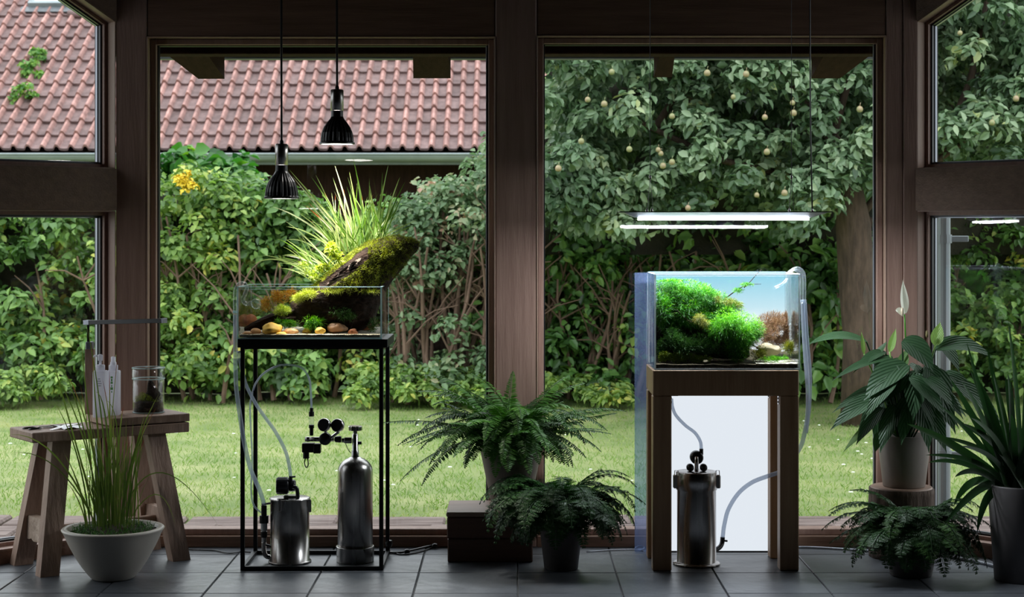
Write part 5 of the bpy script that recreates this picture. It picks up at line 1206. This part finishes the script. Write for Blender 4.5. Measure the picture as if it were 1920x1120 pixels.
tuft('aquatic_moss', 'green needle-leaf plants trailing right below the water surface of the tall tank', 'plant', [(1360,580,26,14,5.37,.04), (1375,572,16,10,5.38,.03), (1330,600,24,16,5.34,.04)], 'aqgreen', 3000, .018, .0013, .4, .5, .5, grad=.18)
tuft('aquatic_moss', 'bright green rounded clump in the middle front of the tall tank', 'plant', [(1360,610,32,26,5.30,.035), (1385,624,34,32,5.305,.035), (1408,622,26,30,5.32,.035), (1388,650,26,24,5.305,.03)], 'aqbright', 15500, .017, .0012, .55, .6, .55, grad=.25)
tuft('aquatic_fern', 'low dark green fern clump on the left floor of the tall tank', 'plant', [(1262,638,28,22,5.31,.035), (1295,648,34,20,5.30,.03), (1328,655,26,15,5.31,.03), (1240,652,15,18,5.31,.03)], 'aqdark', 7500, .014, .0018, .5, .3, .75, grad=.15)
tuft('carpet_plant', 'tiny bright yellow-green carpet along the left front of the tall tank', 'plant', [(1245,668,22,10,5.28,.02), (1278,671,28,9,5.28,.02), (1310,674,22,7,5.28,.015)], 'carpet', 4200, .0055, .0022, .4, .2, .55)
tuft('carpet_plant', 'small fresh green grass patch near the right front of the tall tank', 'plant', [(1450,674,22,6,5.285,.02), (1470,672,10,5,5.29,.02)], 'aqbright', 800, .009, .0012, .7, .2, .6)
tuft('rose_stem_plant', 'rose-brown stem plants on the right of the tall tank', 'plant', [(1448,606,28,24,5.40,.04), (1470,616,24,30,5.42,.04), (1438,630,20,22,5.38,.04), (1486,618,12,28,5.42,.03), (1460,638,28,16,5.40,.03)], 'rotala', 9500, .014, .0012, .9, .1, .5)
for i in range(26):
    b = P(R.uniform(1428, 1488), R.uniform(612, 630), 5.40); m = None
tuft('olive_tuft', 'olive tuft of fine leaves at the right front of the tall tank', 'plant', [(1480,652,13,14,5.31,.02)], 'aqolive', 1100, .013, .0011, .9, .1, .45)
tuft('olive_tuft', 'olive fuzzy clump below the bright green clump, left of the tan rock', 'plant', [(1425,666,16,13,5.30,.02)], 'aqolive', 1300, .011, .0011, .6, .1, .4)
tuft('olive_tuft', 'golden-brown fuzzy algae tuft on the dark wood in the middle of the tall tank', 'plant', [(1312,598,13,8,5.29,.02), (1320,605,8,8,5.29,.015)], 'aqolive', 1000, .012, .0010, .3, .6, .55)
tuft('olive_tuft', 'reddish olive tuft at the right end of the upper green plants in the tall tank', 'plant', [(1370,566,14,8,5.33,.02), (1345,560,10,7,5.33,.02), (1385,572,9,7,5.34,.02)], 'aqolive', 1000, .012, .0011, .4, .4, .3)
tuft('water_moss', 'green moss tip on the twig reaching the surface of the tall tank', 'moss', [(1398,534,13,4,5.37,.01), (1385,545,9,6,5.375,.01)], 'aqgreen', 600, .009, .0011, .5, .2, .7)
# inner glass pipes at the right
gp = thing('glass_pipe', 'pair of clear glass pipes hooked over the right rim of the tall tank', 'pipe', P(1498, 640, 5.36))
pipe('intake_tube', gp, [P(1480, 610, 5.36), P(1480, 560, 5.36), P(1480, 522, 5.36), P(1484, 508, 5.36), P(1494, 503, 5.36), P(1504, 508, 5.36), P(1508, 522, 5.36), P(1508, 570, 5.36)], .0052, 'pipe')
pipe('outlet_tube', gp, [P(1452, 540, 5.34), P(1464, 534, 5.345), P(1474, 525, 5.35), P(1478, 512, 5.35), P(1488, 506, 5.35), P(1498, 511, 5.35), P(1503, 524, 5.35), P(1503, 570, 5.35)], .0046, 'pipe')
hr = thing('hose', 'clear blue-grey hose hanging down the right side of the tall tank and pine stand', 'hose', P(1508, 700, 5.36))
pipe('tube', hr, [P(1505, 562, 5.36), P(1507, 620, 5.36), P(1511, 680, 5.35), P(1515, 735, 5.32), P(1514, 780, 5.30), P(1508, 815, 5.29), P(1500, 840, 5.325), P(1480, 868, 5.37), P(1462, 885, 5.40), P(1440, 893, 5.42), P(1410, 905, 5.44), P(1385, 925, 5.45), P(1366, 955, 5.45), P(1358, 985, 5.45), P(1355, 1008, 5.45)], .0068, 'hose')
pipe('tube', hr, [P(1509, 562, 5.37), P(1514, 640, 5.37), P(1519, 700, 5.37), P(1518, 760, 5.37), P(1512, 812, 5.37)], .0052, 'hose')
# canister right
YG = 5.375; gc = P(1306, 0, YG); gc.z = 0; rg_ = 36.5/F*YG; zt2 = PZ(884, YG)
cf = thing('canister_filter', 'tall dark steel canister filter with side clamps, inside the pine stand', 'filter', gc)
m = MB(); m.lathe([(.0001, .0), (rg_+.011, .0), (rg_+.013, .003), (rg_+.011, .006), (rg_+.001, .008), (rg_, .009), (rg_, zt2-.058), (rg_+.003, zt2-.056), (rg_+.003, zt2-.002), (rg_+.001, zt2), (.0001, zt2)], gc, 56); m.build('canister', M['inox'], cf, True)
for sgn in (-1, 1):
    q = gc+V(sgn*(rg_+.0035), -.006, zt2-.022); m = MB(); m.box(q.x-.0095, q.x+.0095, q.y-.010, q.y+.010, q.z-.030, q.z+.012, .003); c_ = m.build('clamp', M['inox'], cf)
    m = MB(); m.tube([q+V(-.006, -.009, .008), q+V(-.005, -.008, .026), q+V(.005, -.008, .026), q+V(.006, -.009, .008)], .0014, 6); m.build('wire_loop', M['chrome'], c_)
pq = P(1306, 858, YG); m = MB(); m.lathe([(.0001, -.02), (.018, -.02), (.0205, -.015), (.0205, .012), (.016, .018), (.0001, .018)], pq, 24, (0, -1, 0)); m.build('pump', M['blackpl'], cf, True)
for px_ in (1294, 1319): m = MB(); q = P(px_, 877, YG); m.lathe([(.0001, -.014), (.011, -.014), (.012, 0), (.011, .012), (.0001, .014)], q, 16, (0, -1, 0)); m.build('pump_foot', M['blackpl'], cf, True)
pipe('elbow', cf, [P(1306, 858, YG-.024), P(1306, 864, YG-.030), P(1306, 874, YG-.030), P(1306, 885, YG-.028)], .0062, 'chrome')
fitting(1315, 842, 853, YG-.004, .0062, cf); 
hs2 = thing('hose', 'clear hose from the pump curving up to the left front leg of the pine stand', 'hose', P(1315, 842, YG))
pipe('tube', hs2, [P(1315, 843, YG-.004), P(1313, 828, YG), P(1303, 812, YG), P(1285, 798, YG), P(1268, 780, YG), P(1261, 764, YG), P(1259, 748, YG)], .0052, 'hose')
pipe('elbow', cf, [P(1355, 1008, 5.45), P(1354, 1018, 5.45), P(1350, 1026, 5.44), P(1340, 1033, 5.42)], .0075, 'blackpl')
m = MB(); m.tube([P(1354, 1014, 5.45), P(1364, 1015, 5.45)], .003, 8); m.build('valve_tap', M['blackpl'], cf)

# ------------------------------------------------------------ cords on the floor
def cord(label, pts, r, mat, catn='cord', knots=()):
    root = thing('cord', label, catn, V(*pts[0])); m = MB(); m.tube(cat([V(*p) for p in pts], 6), r, 6); m.build('cable', M[mat], root, True)
    for k in knots: m = MB(); m.lathe([(.0001, -.010), (.007, -.008), (.009, 0), (.007, .008), (.0001, .010)], V(*k), 12, (1, .2, .1)); m.build('knot', M[mat], root, True)
    return root
def FL(px, py, r=.003): Y = F*(H-r)/(py-HY); return (PX(px, Y), Y, r)
cord('thin black cord on the tiles between the bench and the steel stand', [FL(352, 1031), FL(380, 1032), FL(405, 1033), FL(430, 1038), FL(452, 1035), FL(470, 1036)], .0022, 'blackpl')
cord('tangled black power cord between the steel stand and the wooden crate', [FL(728, 1036, .004), FL(745, 1037, .005), FL(765, 1034, .006), FL(790, 1028, .008), FL(815, 1022, .008), FL(833, 1019, .006)], .004, 'blackpl', 'cord', [FL(763, 1035, .008), FL(815, 1024, .010)])
cord('second loop of black cord beside the tangled power cord', [FL(730, 1033), FL(750, 1040), FL(775, 1038), FL(800, 1031), FL(825, 1021)], .0025, 'blackpl')
q = P(729, 1024, 5.54); m = MB(); m.lathe([(.0001, -.012), (.010, -.010), (.012, 0), (.010, .010), (.0001, .012)], V(q.x, q.y, .035), 14, (.1, 0, 1)); m.tube([V(q.x, q.y, .001), V(q.x, q.y, .03)], .004, 6); tag(m.build('cord_switch', M['blackpl'], None), 'round black cord switch at the right rear leg of the steel stand', 'switch')
cord('pale grey cord lying along the sill right of the pine stand', [FL(1496, 1026, .004), FL(1530, 1027, .004), FL(1580, 1030, .004), FL(1640, 1034, .004)], .0035, 'alu')
cord('white cord along the sill between the dark fern and the pine stand', [FL(1100, 1035, .003), FL(1150, 1032, .003), FL(1185, 1031, .003), FL(1206, 1033, .003)], .0022, 'alu')
cord('small loop of pale cord left of the pine stand', [FL(1190, 1028, .003), FL(1197, 1024, .006), FL(1206, 1025, .006), FL(1207, 1029, .003), FL(1195, 1030, .003)], .0018, 'alu')
cord('grey cord along the right canted sill behind the tall planter', [FL(1762, 1041, .005), FL(1800, 1048, .005), FL(1850, 1058, .005), FL(1900, 1072, .005)], .005, 'alu')

# ------------------------------------------------------------ plants: ferns
def tapered_pot(name, label, c, r0, r1, h, mat, rim=.004, t=.006):
    root = thing(name, label, 'pot', c); m = MB()
    m.lathe([(.0001, .0), (r0-.003, .0), (r0, .003), (r1, h-.004), (r1-rim*.3, h), (r1-t, h), (r1-t-.003, h-.02), (.0001, h-.022)], c, 56); m.build('shell', M[mat], root, True); return root
def frond(root, c, az, L, e0, e1, w, mat, v, n=30, name='frond', bi=False):
    """az azimuth, e0->e1 elevation along the rachis"""
    pts = [Vector(c)]; k = 26; hd = V(math.cos(az), math.sin(az), 0); wob = R.uniform(-.25, .25)
    for i in range(k):
        e = e0+(e1-e0)*(i/k)**1.2; a2 = az+wob*i/k; hd = V(math.cos(a2), math.sin(a2), 0)
        pts.append(pts[-1]+(hd*math.cos(e)+UZ*math.sin(e))*L/k)
    pts_a = np.array(pts); ts = np.linspace(.10, .99, n); ix = ts*k; i0 = np.minimum(ix.astype(int), k-1); fr = (ix-i0)[:, None]
    pos = pts_a[i0]*(1-fr)+pts_a[i0+1]*fr; tan = nrm(pts_a[i0+1]-pts_a[i0]); sd_ = nrm(np.cross(tan, np.array([0, 0, 1.0])+np.array(hd)*.01)); up = np.cross(sd_, tan)
    wd = w*np.sin(np.clip((ts*.93+.07), 0, 1)*math.pi)**.55*(1-.35*ts); P_, D_, N_, L_, W_ = [], [], [], [], []
    for s in (-1, 1):
        d = nrm(sd_*s+tan*.28-up*NR.uniform(.0, .35, (n, 1))+NR.normal(size=(n, 3))*.06)
        if bi:
            for f in np.linspace(.12, .95, 7):
                q = pos+d*(wd*f)[:, None]; ll = wd*.34*(1.05-f)
                for s2 in (-1, 1): P_.append(q); D_.append(nrm(np.cross(up, d)*s2+d*.55)); N_.append(up+NR.normal(size=(n, 3))*.15); L_.append(ll+.003); W_.append((ll+.003)*.42)
        else: P_.append(pos); D_.append(d); N_.append(up+NR.normal(size=(n, 3))*.12); L_.append(wd*NR.uniform(.9, 1.08, n)); W_.append(np.full(n, L*.80/n)*NR.uniform(.8, 1.0, n)+wd*.02)
    vs, fs = leaves_np(np.concatenate(P_), np.concatenate(D_), np.concatenate(N_), np.concatenate(L_), np.concatenate(W_), .08, .12)
    # rachis as a thin 3-sided tube
    m = MB(); m.tube(pts[::2], .0011, 3); rv = np.array(m.v); rf = [list(f) for f in m.f if len(f) == 4]
    F_ = np.concatenate([fs, np.array(rf)+len(vs)]); VV = np.concatenate([vs, rv])
    fa = np.clip(np.concatenate([v+NR.normal(0, .10, len(fs)), np.full(len(rf), .2)]), 0, 1)
    return mkobj(name, VV, F_, M[mat], root, False, None, fa)
# wooden crate + big boston fern
kx0, kx1 = PX(838, 5.40), PX(1000, 5.40); zc = PZ(961, 5.40)
cr = thing('wooden_crate', 'low dark wooden crate with a paler lid, against the centre post', 'crate', V((kx0+kx1)/2, 5.52, 0))
m = MB(); m.box(kx0+.002, kx1-.002, 5.402, 5.640, .0, zc*.47, .003); m.build('plank', M['boxw'], cr)
m = MB(); m.box(kx0, kx1, 5.400, 5.642, zc*.475, zc-.0155, .003); m.build('plank', M['boxw'], cr)
m = MB(); m.box(kx0-.002, kx1+.002, 5.396, 5.645, zc-.0145, zc, .003); lab(m.build('lid', M['boxtop'], cr), 'paler wooden lid')
pc1 = V(PX(958, 5.52), 5.52, zc); bf = tapered_pot('plant_pot', 'tall pale clay pot holding the big arching fern on the crate', pc1, .062, .106, PZ(822, 5.52)-zc, 'clay_pot')
zf = PZ(822, 5.52); fn = thing('arching_fern', 'big arching sword fern on the wooden crate before the centre post', 'plant', V(pc1.x, pc1.y, zf-.02))
m = MB(); m.lathe([(.0001, .010), (.05, .006), (.097, -.005)], V(pc1.x, pc1.y, zf-.016), 30); m.build('soil', M['soil'], fn, True)
fb_ = V(pc1.x, pc1.y, zf+.0)
for (az, L_, e0, e1, w) in [(0.25,.36,.45,-.05,.055), (3.25,.42,.35,-.15,.05), (3.0,.40,.25,-.5,.05), (3.5,.38,.5,-.7,.05), (2.75,.36,.9,-.2,.055), (1.2,.22,1.45,1.2,.04), (2.3,.30,1.1,.3,.055), (.6,.34,.85,.1,.05), (.9,.3,1.0,.3,.05), (3.3,.42,.1,-.9,.05), (3.7,.36,.2,-1.2,.05), (-.3,.30,.4,-.9,.05), (5.4,.3,.6,-1.1,.05), (3.9,.33,.7,-1.1,.055), (4.4,.26,.9,-1.0,.05)]:
    frond(fn, fb_+V(R.uniform(-.03, .03), R.uniform(-.03, .03), 0), az, L_, e0, e1, w*.9, 'fern', R.uniform(.45, .8), 46)
for i in range(120):
    az = R.uniform(0, 2*math.pi); back = math.sin(az) > .3
    L_ = R.uniform(.20, .37)*(.55 if back else 1); e0 = R.uniform(.3, 1.35); e1 = R.uniform(-1.3, .25)
    if back: e0 = max(e0, 1.0); e1 = max(e1, .2)
    if math.sin(az) < -.5: L_ *= .85; e1 -= .3
    frond(fn, fb_+V(math.cos(az), math.sin(az), 0)*R.uniform(0, .06), az, L_, e0, e1, R.uniform(.032, .048), 'fern', R.uniform(.1, .8), 42)
for i in range(34):
    az = R.uniform(-2.7, -.45); frond(fn, fb_+V(math.cos(az), math.sin(az), 0)*R.uniform(.03, .08), az, R.uniform(.12, .24), R.uniform(.2, 1.0), R.uniform(-1.57, -1.2), R.uniform(.035, .05), 'fern', R.uniform(.1, .6), 32)
def bushy_fern(name, label, c, nf, L_, w, fixed=(), vmax=.7, yback=.6):
    root = thing(name, label, 'plant', c)
    for (az, l, e0, e1) in fixed: frond(root, c, az, l, e0, e1, w, 'fern_dk', R.uniform(.3, vmax+.2), 18, bi=True)
    for i in range(nf):
        az = R.uniform(0, 2*math.pi); l = R.uniform(*L_)*(yback if math.sin(az) > .2 else 1); e0 = R.uniform(.4, 1.45); e1 = R.uniform(-1.57, -.6)
        frond(root, c+V(math.cos(az), math.sin(az), 0)*R.uniform(0, .045), az, l, e0, e1, w*R.uniform(.8, 1.15), 'fern_dk', R.uniform(.1, vmax), 15, bi=True)
    for i in range(44):
        az = R.uniform(-3.0, -.15); frond(root, c+V(math.cos(az), math.sin(az), .02)*R.uniform(.02, .06), az, R.uniform(.14, .23), R.uniform(.1, .9), -1.57, w*R.uniform(.8, 1.1), 'fern_dk', R.uniform(.05, .5), 14, bi=True)
    return root
p2 = V(PX(1052, 5.30), 5.30, 0); hp = PZ(948, 5.30); tapered_pot('plant_pot', 'dark pot on the floor half hidden by the drooping dark fern', p2, .052, .074, hp, 'dark_pot')
f2 = bushy_fern('drooping_fern', 'dark drooping fern spilling over a floor pot beside the crate', V(p2.x, p2.y, hp-.01), 120, (.18, .29), .062, [(3.3,.27,.9,-1.1), (2.9,.26,1.0,-1.0), (3.7,.26,.8,-1.3), (3.1,.25,.5,-1.4), (0,.25,.9,-1.5), (-.3,.24,1.0,-1.5), (.3,.23,1.2,-1.2), (4.2,.22,.9,-1.3), (3.5,.24,1.2,-.7)])
# right fern
p3 = V(PX(1708, 5.20), 5.20, 0); hp3 = PZ(990, 5.20); r3 = 54/F*5.2; tapered_pot('plant_pot', 'dark grey tapered pot on the floor below the peace lily', p3, r3*.72, r3, hp3, 'dark_pot')
f3 = bushy_fern('drooping_fern', 'feathery dark green fern reaching left from the floor pot below the peace lily', V(p3.x, p3.y, hp3-.01), 100, (.15, .25), .058, [(3.1,.30,.7,-.9), (3.3,.30,.9,-.7), (2.9,.28,.9,-.7), (3.4,.26,.4,-1.0), (3.0,.26,.3,-.8), (3.6,.26,.6,-1.0), (3.2,.24,1.2,-.2), (.2,.2,1.1,-.9), (0,.22,.9,-1.2)], .9)
# log stool
lg = V(PX(1690, 5.50), 5.50, 0); rl_ = 60/F*5.5; zl = PZ(912, 5.50); LG = thing('log_stool', 'upright bark-covered log under the peace lily pot', 'stool', lg)
m = MB(); rings = []
for k in range(14):
    rings.append([lg+UZ*(zl-.004)*k/13+V(math.cos(a), math.sin(a), 0)*rl_*(1+.05*noise.noise(V(math.cos(a)*2.5, math.sin(a)*2.5, k*.15))+.02*noise.noise(V(math.cos(a)*12, math.sin(a)*12, k*.3))) for a in [2*math.pi*i/56 for i in range(56)]])
m.loft(rings); m.build('log', M['bark'], LG, True)
m = MB(); m.lathe([(.0001, zl), (rl_*.93, zl), (rl_*.95, zl-.004)], lg, 48); m.build('cut_top', M['boxtop'], LG)
# peace lily
pl = V(PX(1695, 5.50), 5.50, zl); rp_ = 50/F*5.5; hpl = PZ(815, 5.50)-zl; tapered_pot('plant_pot', 'grey tapered pot standing on the log with the peace lily', pl, rp_*.78, rp_, hpl, 'clay_pot')
zl2 = pl.z+hpl; LY = thing('peace_lily', 'large peace lily with drooping veined leaves and one white flower', 'plant', V(pl.x, pl.y, zl2-.022))
m = MB(); m.lathe([(.0001, .006), (rp_*.5, .004), (rp_-.009, .0)], V(pl.x, pl.y, zl2-.020), 30); m.build('soil', M['soil'], LY, True)
lprof = lambda q: max(.02, math.sin(min(1, q*1.02+.02)**.72*math.pi)**.85)
def lleaf(s, e, w, Ys, Ye, arch=.02, v=.4, fold=.18, mat='lily', tw=0):
    p0, p2_ = P(s[0], s[1], Ys), P(e[0], e[1], Ye); L_ = (p2_-p0).length; p1 = (p0+p2_)/2+UZ*arch
    pts = bez(p0, p1, p2_, 14); m_ = blade_mb(pts, w, V(tw, -.55, .85), fold, lprof, 6); at = dict(m_.att); at['v'] = const(m_, v)
    base = V(pl.x+(p0.x-pl.x)*.15, pl.y+(p0.y-pl.y)*.15, zl2-.02); o = m_.build('leaf', M[mat], LY, True, at)
    mid = (base+p0)/2+UZ*.03; m2 = MB(); m2.tube(bez(base, mid, p0, 8), [.0028]*9, 5); oo = m2.build('petiole', M[mat], o, True, {'v': [v]*len(m2.v), 'lu': [0]*len(m2.v), 'lw': [0]*len(m2.v)})
PW = 1/F*5.45
for (s, e, w, Ys, Ye, ar, v) in [((1624,640),(1512,648),26,5.48,5.42,.045,.5), ((1672,672),(1560,715),20,5.46,5.40,.035,.3), ((1700,683),(1620,752),56,5.42,5.36,.035,.2), ((1672,722),(1560,775),26,5.45,5.40,.03,.3), ((1665,742),(1556,808),40,5.42,5.36,.04,.3),
    ((1692,640),(1752,700),52,5.42,5.37,.04,.2), ((1752,655),(1862,672),46,5.45,5.42,.055,.3), ((1748,690),(1778,788),50,5.42,5.36,.03,.2), ((1788,720),(1880,800),42,5.45,5.40,.04,.3), ((1706,745),(1690,835),42,5.40,5.35,.03,.2), ((1724,735),(1742,850),44,5.38,5.33,.03,.2),
    ((1745,715),(1792,815),40,5.40,5.36,.03,.3), ((1655,765),(1605,835),30,5.42,5.38,.02,.4), ((1645,790),(1580,850),16,5.44,5.40,.02,.9), ((1660,660),(1600,700),22,5.48,5.42,.03,.3), ((1720,700),(1712,790),46,5.38,5.34,.03,.2), ((1680,760),(1650,850),36,5.40,5.35,.02,.2), ((1735,760),(1775,850),36,5.40,5.36,.02,.2), ((1770,700),(1830,760),38,5.48,5.44,.03,.3), ((1760,640),(1800,700),34,5.5,5.47,.03,.2),
    ((1668,660),(1680,616),14,5.46,5.46,.0,1), ((1754,648),(1763,604),24,5.44,5.45,.0,1), ((1620,664),(1615,622),9,5.46,5.46,.0,1), ((1640,670),(1664,640),12,5.48,5.48,.0,.6), ((1690,690),(1700,655),22,5.44,5.44,.0,.85), ((1650,810),(1640,850),18,5.40,5.38,.0,.8)]:
    lleaf(s, e, w*PW, Ys, Ye, ar, v, tw=R.uniform(-.2, .2))
for i in range(58):
    a = R.uniform(-1.15, 1.15); rr = R.uniform(30, 75); s = (1702+rr*.8*math.sin(a), 735-rr*.9*math.cos(a)+R.uniform(-10, 40)); sgn = 1 if s[0] > 1702 else -1
    e = (s[0]+sgn*R.uniform(5, 70), s[1]+R.uniform(35, 95)); Ys = R.uniform(5.36, 5.56)
    lleaf(s, e, R.uniform(24, 44)*PW, Ys, min(5.60, Ys+R.uniform(-.05, .04)), R.uniform(.015, .04), R.uniform(.05, .5), tw=R.uniform(-.4, .4))
# stem, spathe and spadix of the open flower
b = V(pl.x, pl.y, zl2); m = MB(); m.tube([b, P(1700, 680, 5.46), P(1697, 610, 5.45), P(1696, 590, 5.45)], .0022, 6); m.build('flower_stalk', M['aqbright'], LY, True, {'v': [.5]*len(m.v)})
wm = leafmat('white_spathe', [(0,(.62,.70,.48)),(.5,(.80,.82,.70)),(1,(.86,.86,.80))], .45, .35)
for (s, e, w, ar, sd) in (((1697,588),(1693,525),17,.0,.25), ((1694,592),(1679,582),15,.012,.9)):
    pts = bez(P(*s, 5.45), (P(*s, 5.45)+P(*e, 5.44))/2+V(-.006, -.004, ar), P(*e, 5.445), 12); m_ = blade_mb(pts, w*PW, V(sd, -1, .1), .5, lprof, 6); at = dict(m_.att); at['v'] = const(m_, .7); m_.build('spathe', wm, LY, True, at)
m = MB(); m.lathe([(.0001, -.014), (.0040, -.010), (.0046, 0), (.0040, .010), (.0001, .014)], P(1692, 585, 5.435), 12, (0, 0, 1)); m.build('spadix', pmat('cream_spadix', (.55,.42,.28), (.75,.66,.5), .7, scale=300), LY, True)
m = MB(); m.lathe([(.0001, -.012), (.0042, -.008), (.0046, 0), (.0036, .009), (.0001, .012)], P(1738, 627, 5.43), 12, (0, 0, 1)); m.build('spadix', pmat('brown_spadix', (.12,.10,.03), (.30,.24,.10), .7, scale=300), LY, True)
# tall planter with strap leaves
tv_ = V(PX(1916, 5.13), 5.13, 0); rt = 63/F*5.13; ht = PZ(908, 5.13); tapered_pot('tall_planter', 'tall slim grey planter at the right edge of the floor', tv_, rt*.80, rt, ht, 'grey_pot')
SP = thing('strap_leaf_plant', 'strap-leaved plant with long arching blades in the tall grey planter', 'plant', V(tv_.x, tv_.y, ht-.02))
m = MB(); m.lathe([(.0001, .004), (rt-.01, .0)], V(tv_.x, tv_.y, ht-.02), 30); m.build('soil', M['soil'], SP, True)
sprof = lambda q: min(1, q*3+.5)*(1-q**4)**.8
for (bx, t, c, w, v) in [(1895,(1700,795),(1800,830),22,.5), (1890,(1782,712),(1840,800),18,.3), (1896,(1803,715),(1850,790),18,.2), (1900,(1818,690),(1862,790),18,.4), (1905,(1835,712),(1872,800),20,.2), (1908,(1862,700),(1890,800),16,.6), (1912,(1885,705),(1900,800),18,.3), (1915,(1890,600),(1912,760),14,.4), (1918,(1925,690),(1925,780),18,.3),
    (1892,(1788,950),(1820,870),20,.3), (1890,(1770,985),(1850,880),20,.2), (1893,(1832,1000),(1845,900),20,.3), (1890,(1740,868),(1810,850),14,.3), (1900,(1918,870),(1940,830),16,.7), (1885,(1790,895),(1830,865),16,.2), (1895,(1760,760),(1830,810),14,.2), (1905,(1850,650),(1880,780),14,.3), (1920,(1960,700),(1945,780),20,.3), (1925,(2010,760),(1970,780),20,.3), (1930,(2030,860),(1985,790),20,.3), (1925,(1990,680),(1960,760),18,.4), (1888,(1812,640),(1850,780),12,.2), (1900,(1935,940),(1960,840),16,.5)]:
    b = P(bx, 0, 5.13+R.uniform(-.04, .04)); b.z = ht-.018; Yt = 5.13+R.uniform(-.12, .06); e = P(t[0], t[1], Yt); c_ = P(c[0], c[1], (b.y+Yt)/2)
    add_blade('leaf', bez(b, c_, e, 16), w*PW*.78, 'strap', SP, v, V(R.uniform(-.3, .3), -.8, .5), .22, sprof, 2)
for i in range(20):
    b = P(R.uniform(1888, 1940), 0, 5.13+R.uniform(-.04, .04)); b.z = ht-.018; a = R.uniform(-1.2, 1.2); L_ = R.uniform(150, 260); tx = 1912+L_*math.sin(a)*.9; ty = 900-L_*math.cos(a)*.85; Yt = 5.13+R.uniform(-.12, .12)
    e = P(tx, ty+25*abs(a), Yt); c_ = P(1912+(tx-1912)*.35, 900+(ty-900)*.65, (5.13+Yt)/2)
    add_blade('leaf', bez(b, c_, e, 16), R.uniform(9, 14)*PW, 'strap', SP, R.uniform(.0, .7), V(R.uniform(-.4, .4), -.8, .5), .22, sprof, 2)
GROUPS = {'bottle': 'white bottles on the raised board', 'pendant_lamp': 'pendant lamps over the left tank', 'drooping_fern': 'drooping ferns in floor pots', 'canister_filter': 'canister filters under the tanks', 'hose': 'clear aquarium hoses', 'cord': 'cords on the floor', 'glass_pipe': 'glass pipes on the tank rims'}
for o in bpy.data.objects:
    if o.get('category') and not o.get('group'):
        k = o.name.split('.')[0]
        if k in GROUPS: o['group'] = GROUPS[k]
        if k == 'stone': o['group'] = 'stones in the shallow left tank' if o.location.x < 0 else 'stones in the tall right tank'
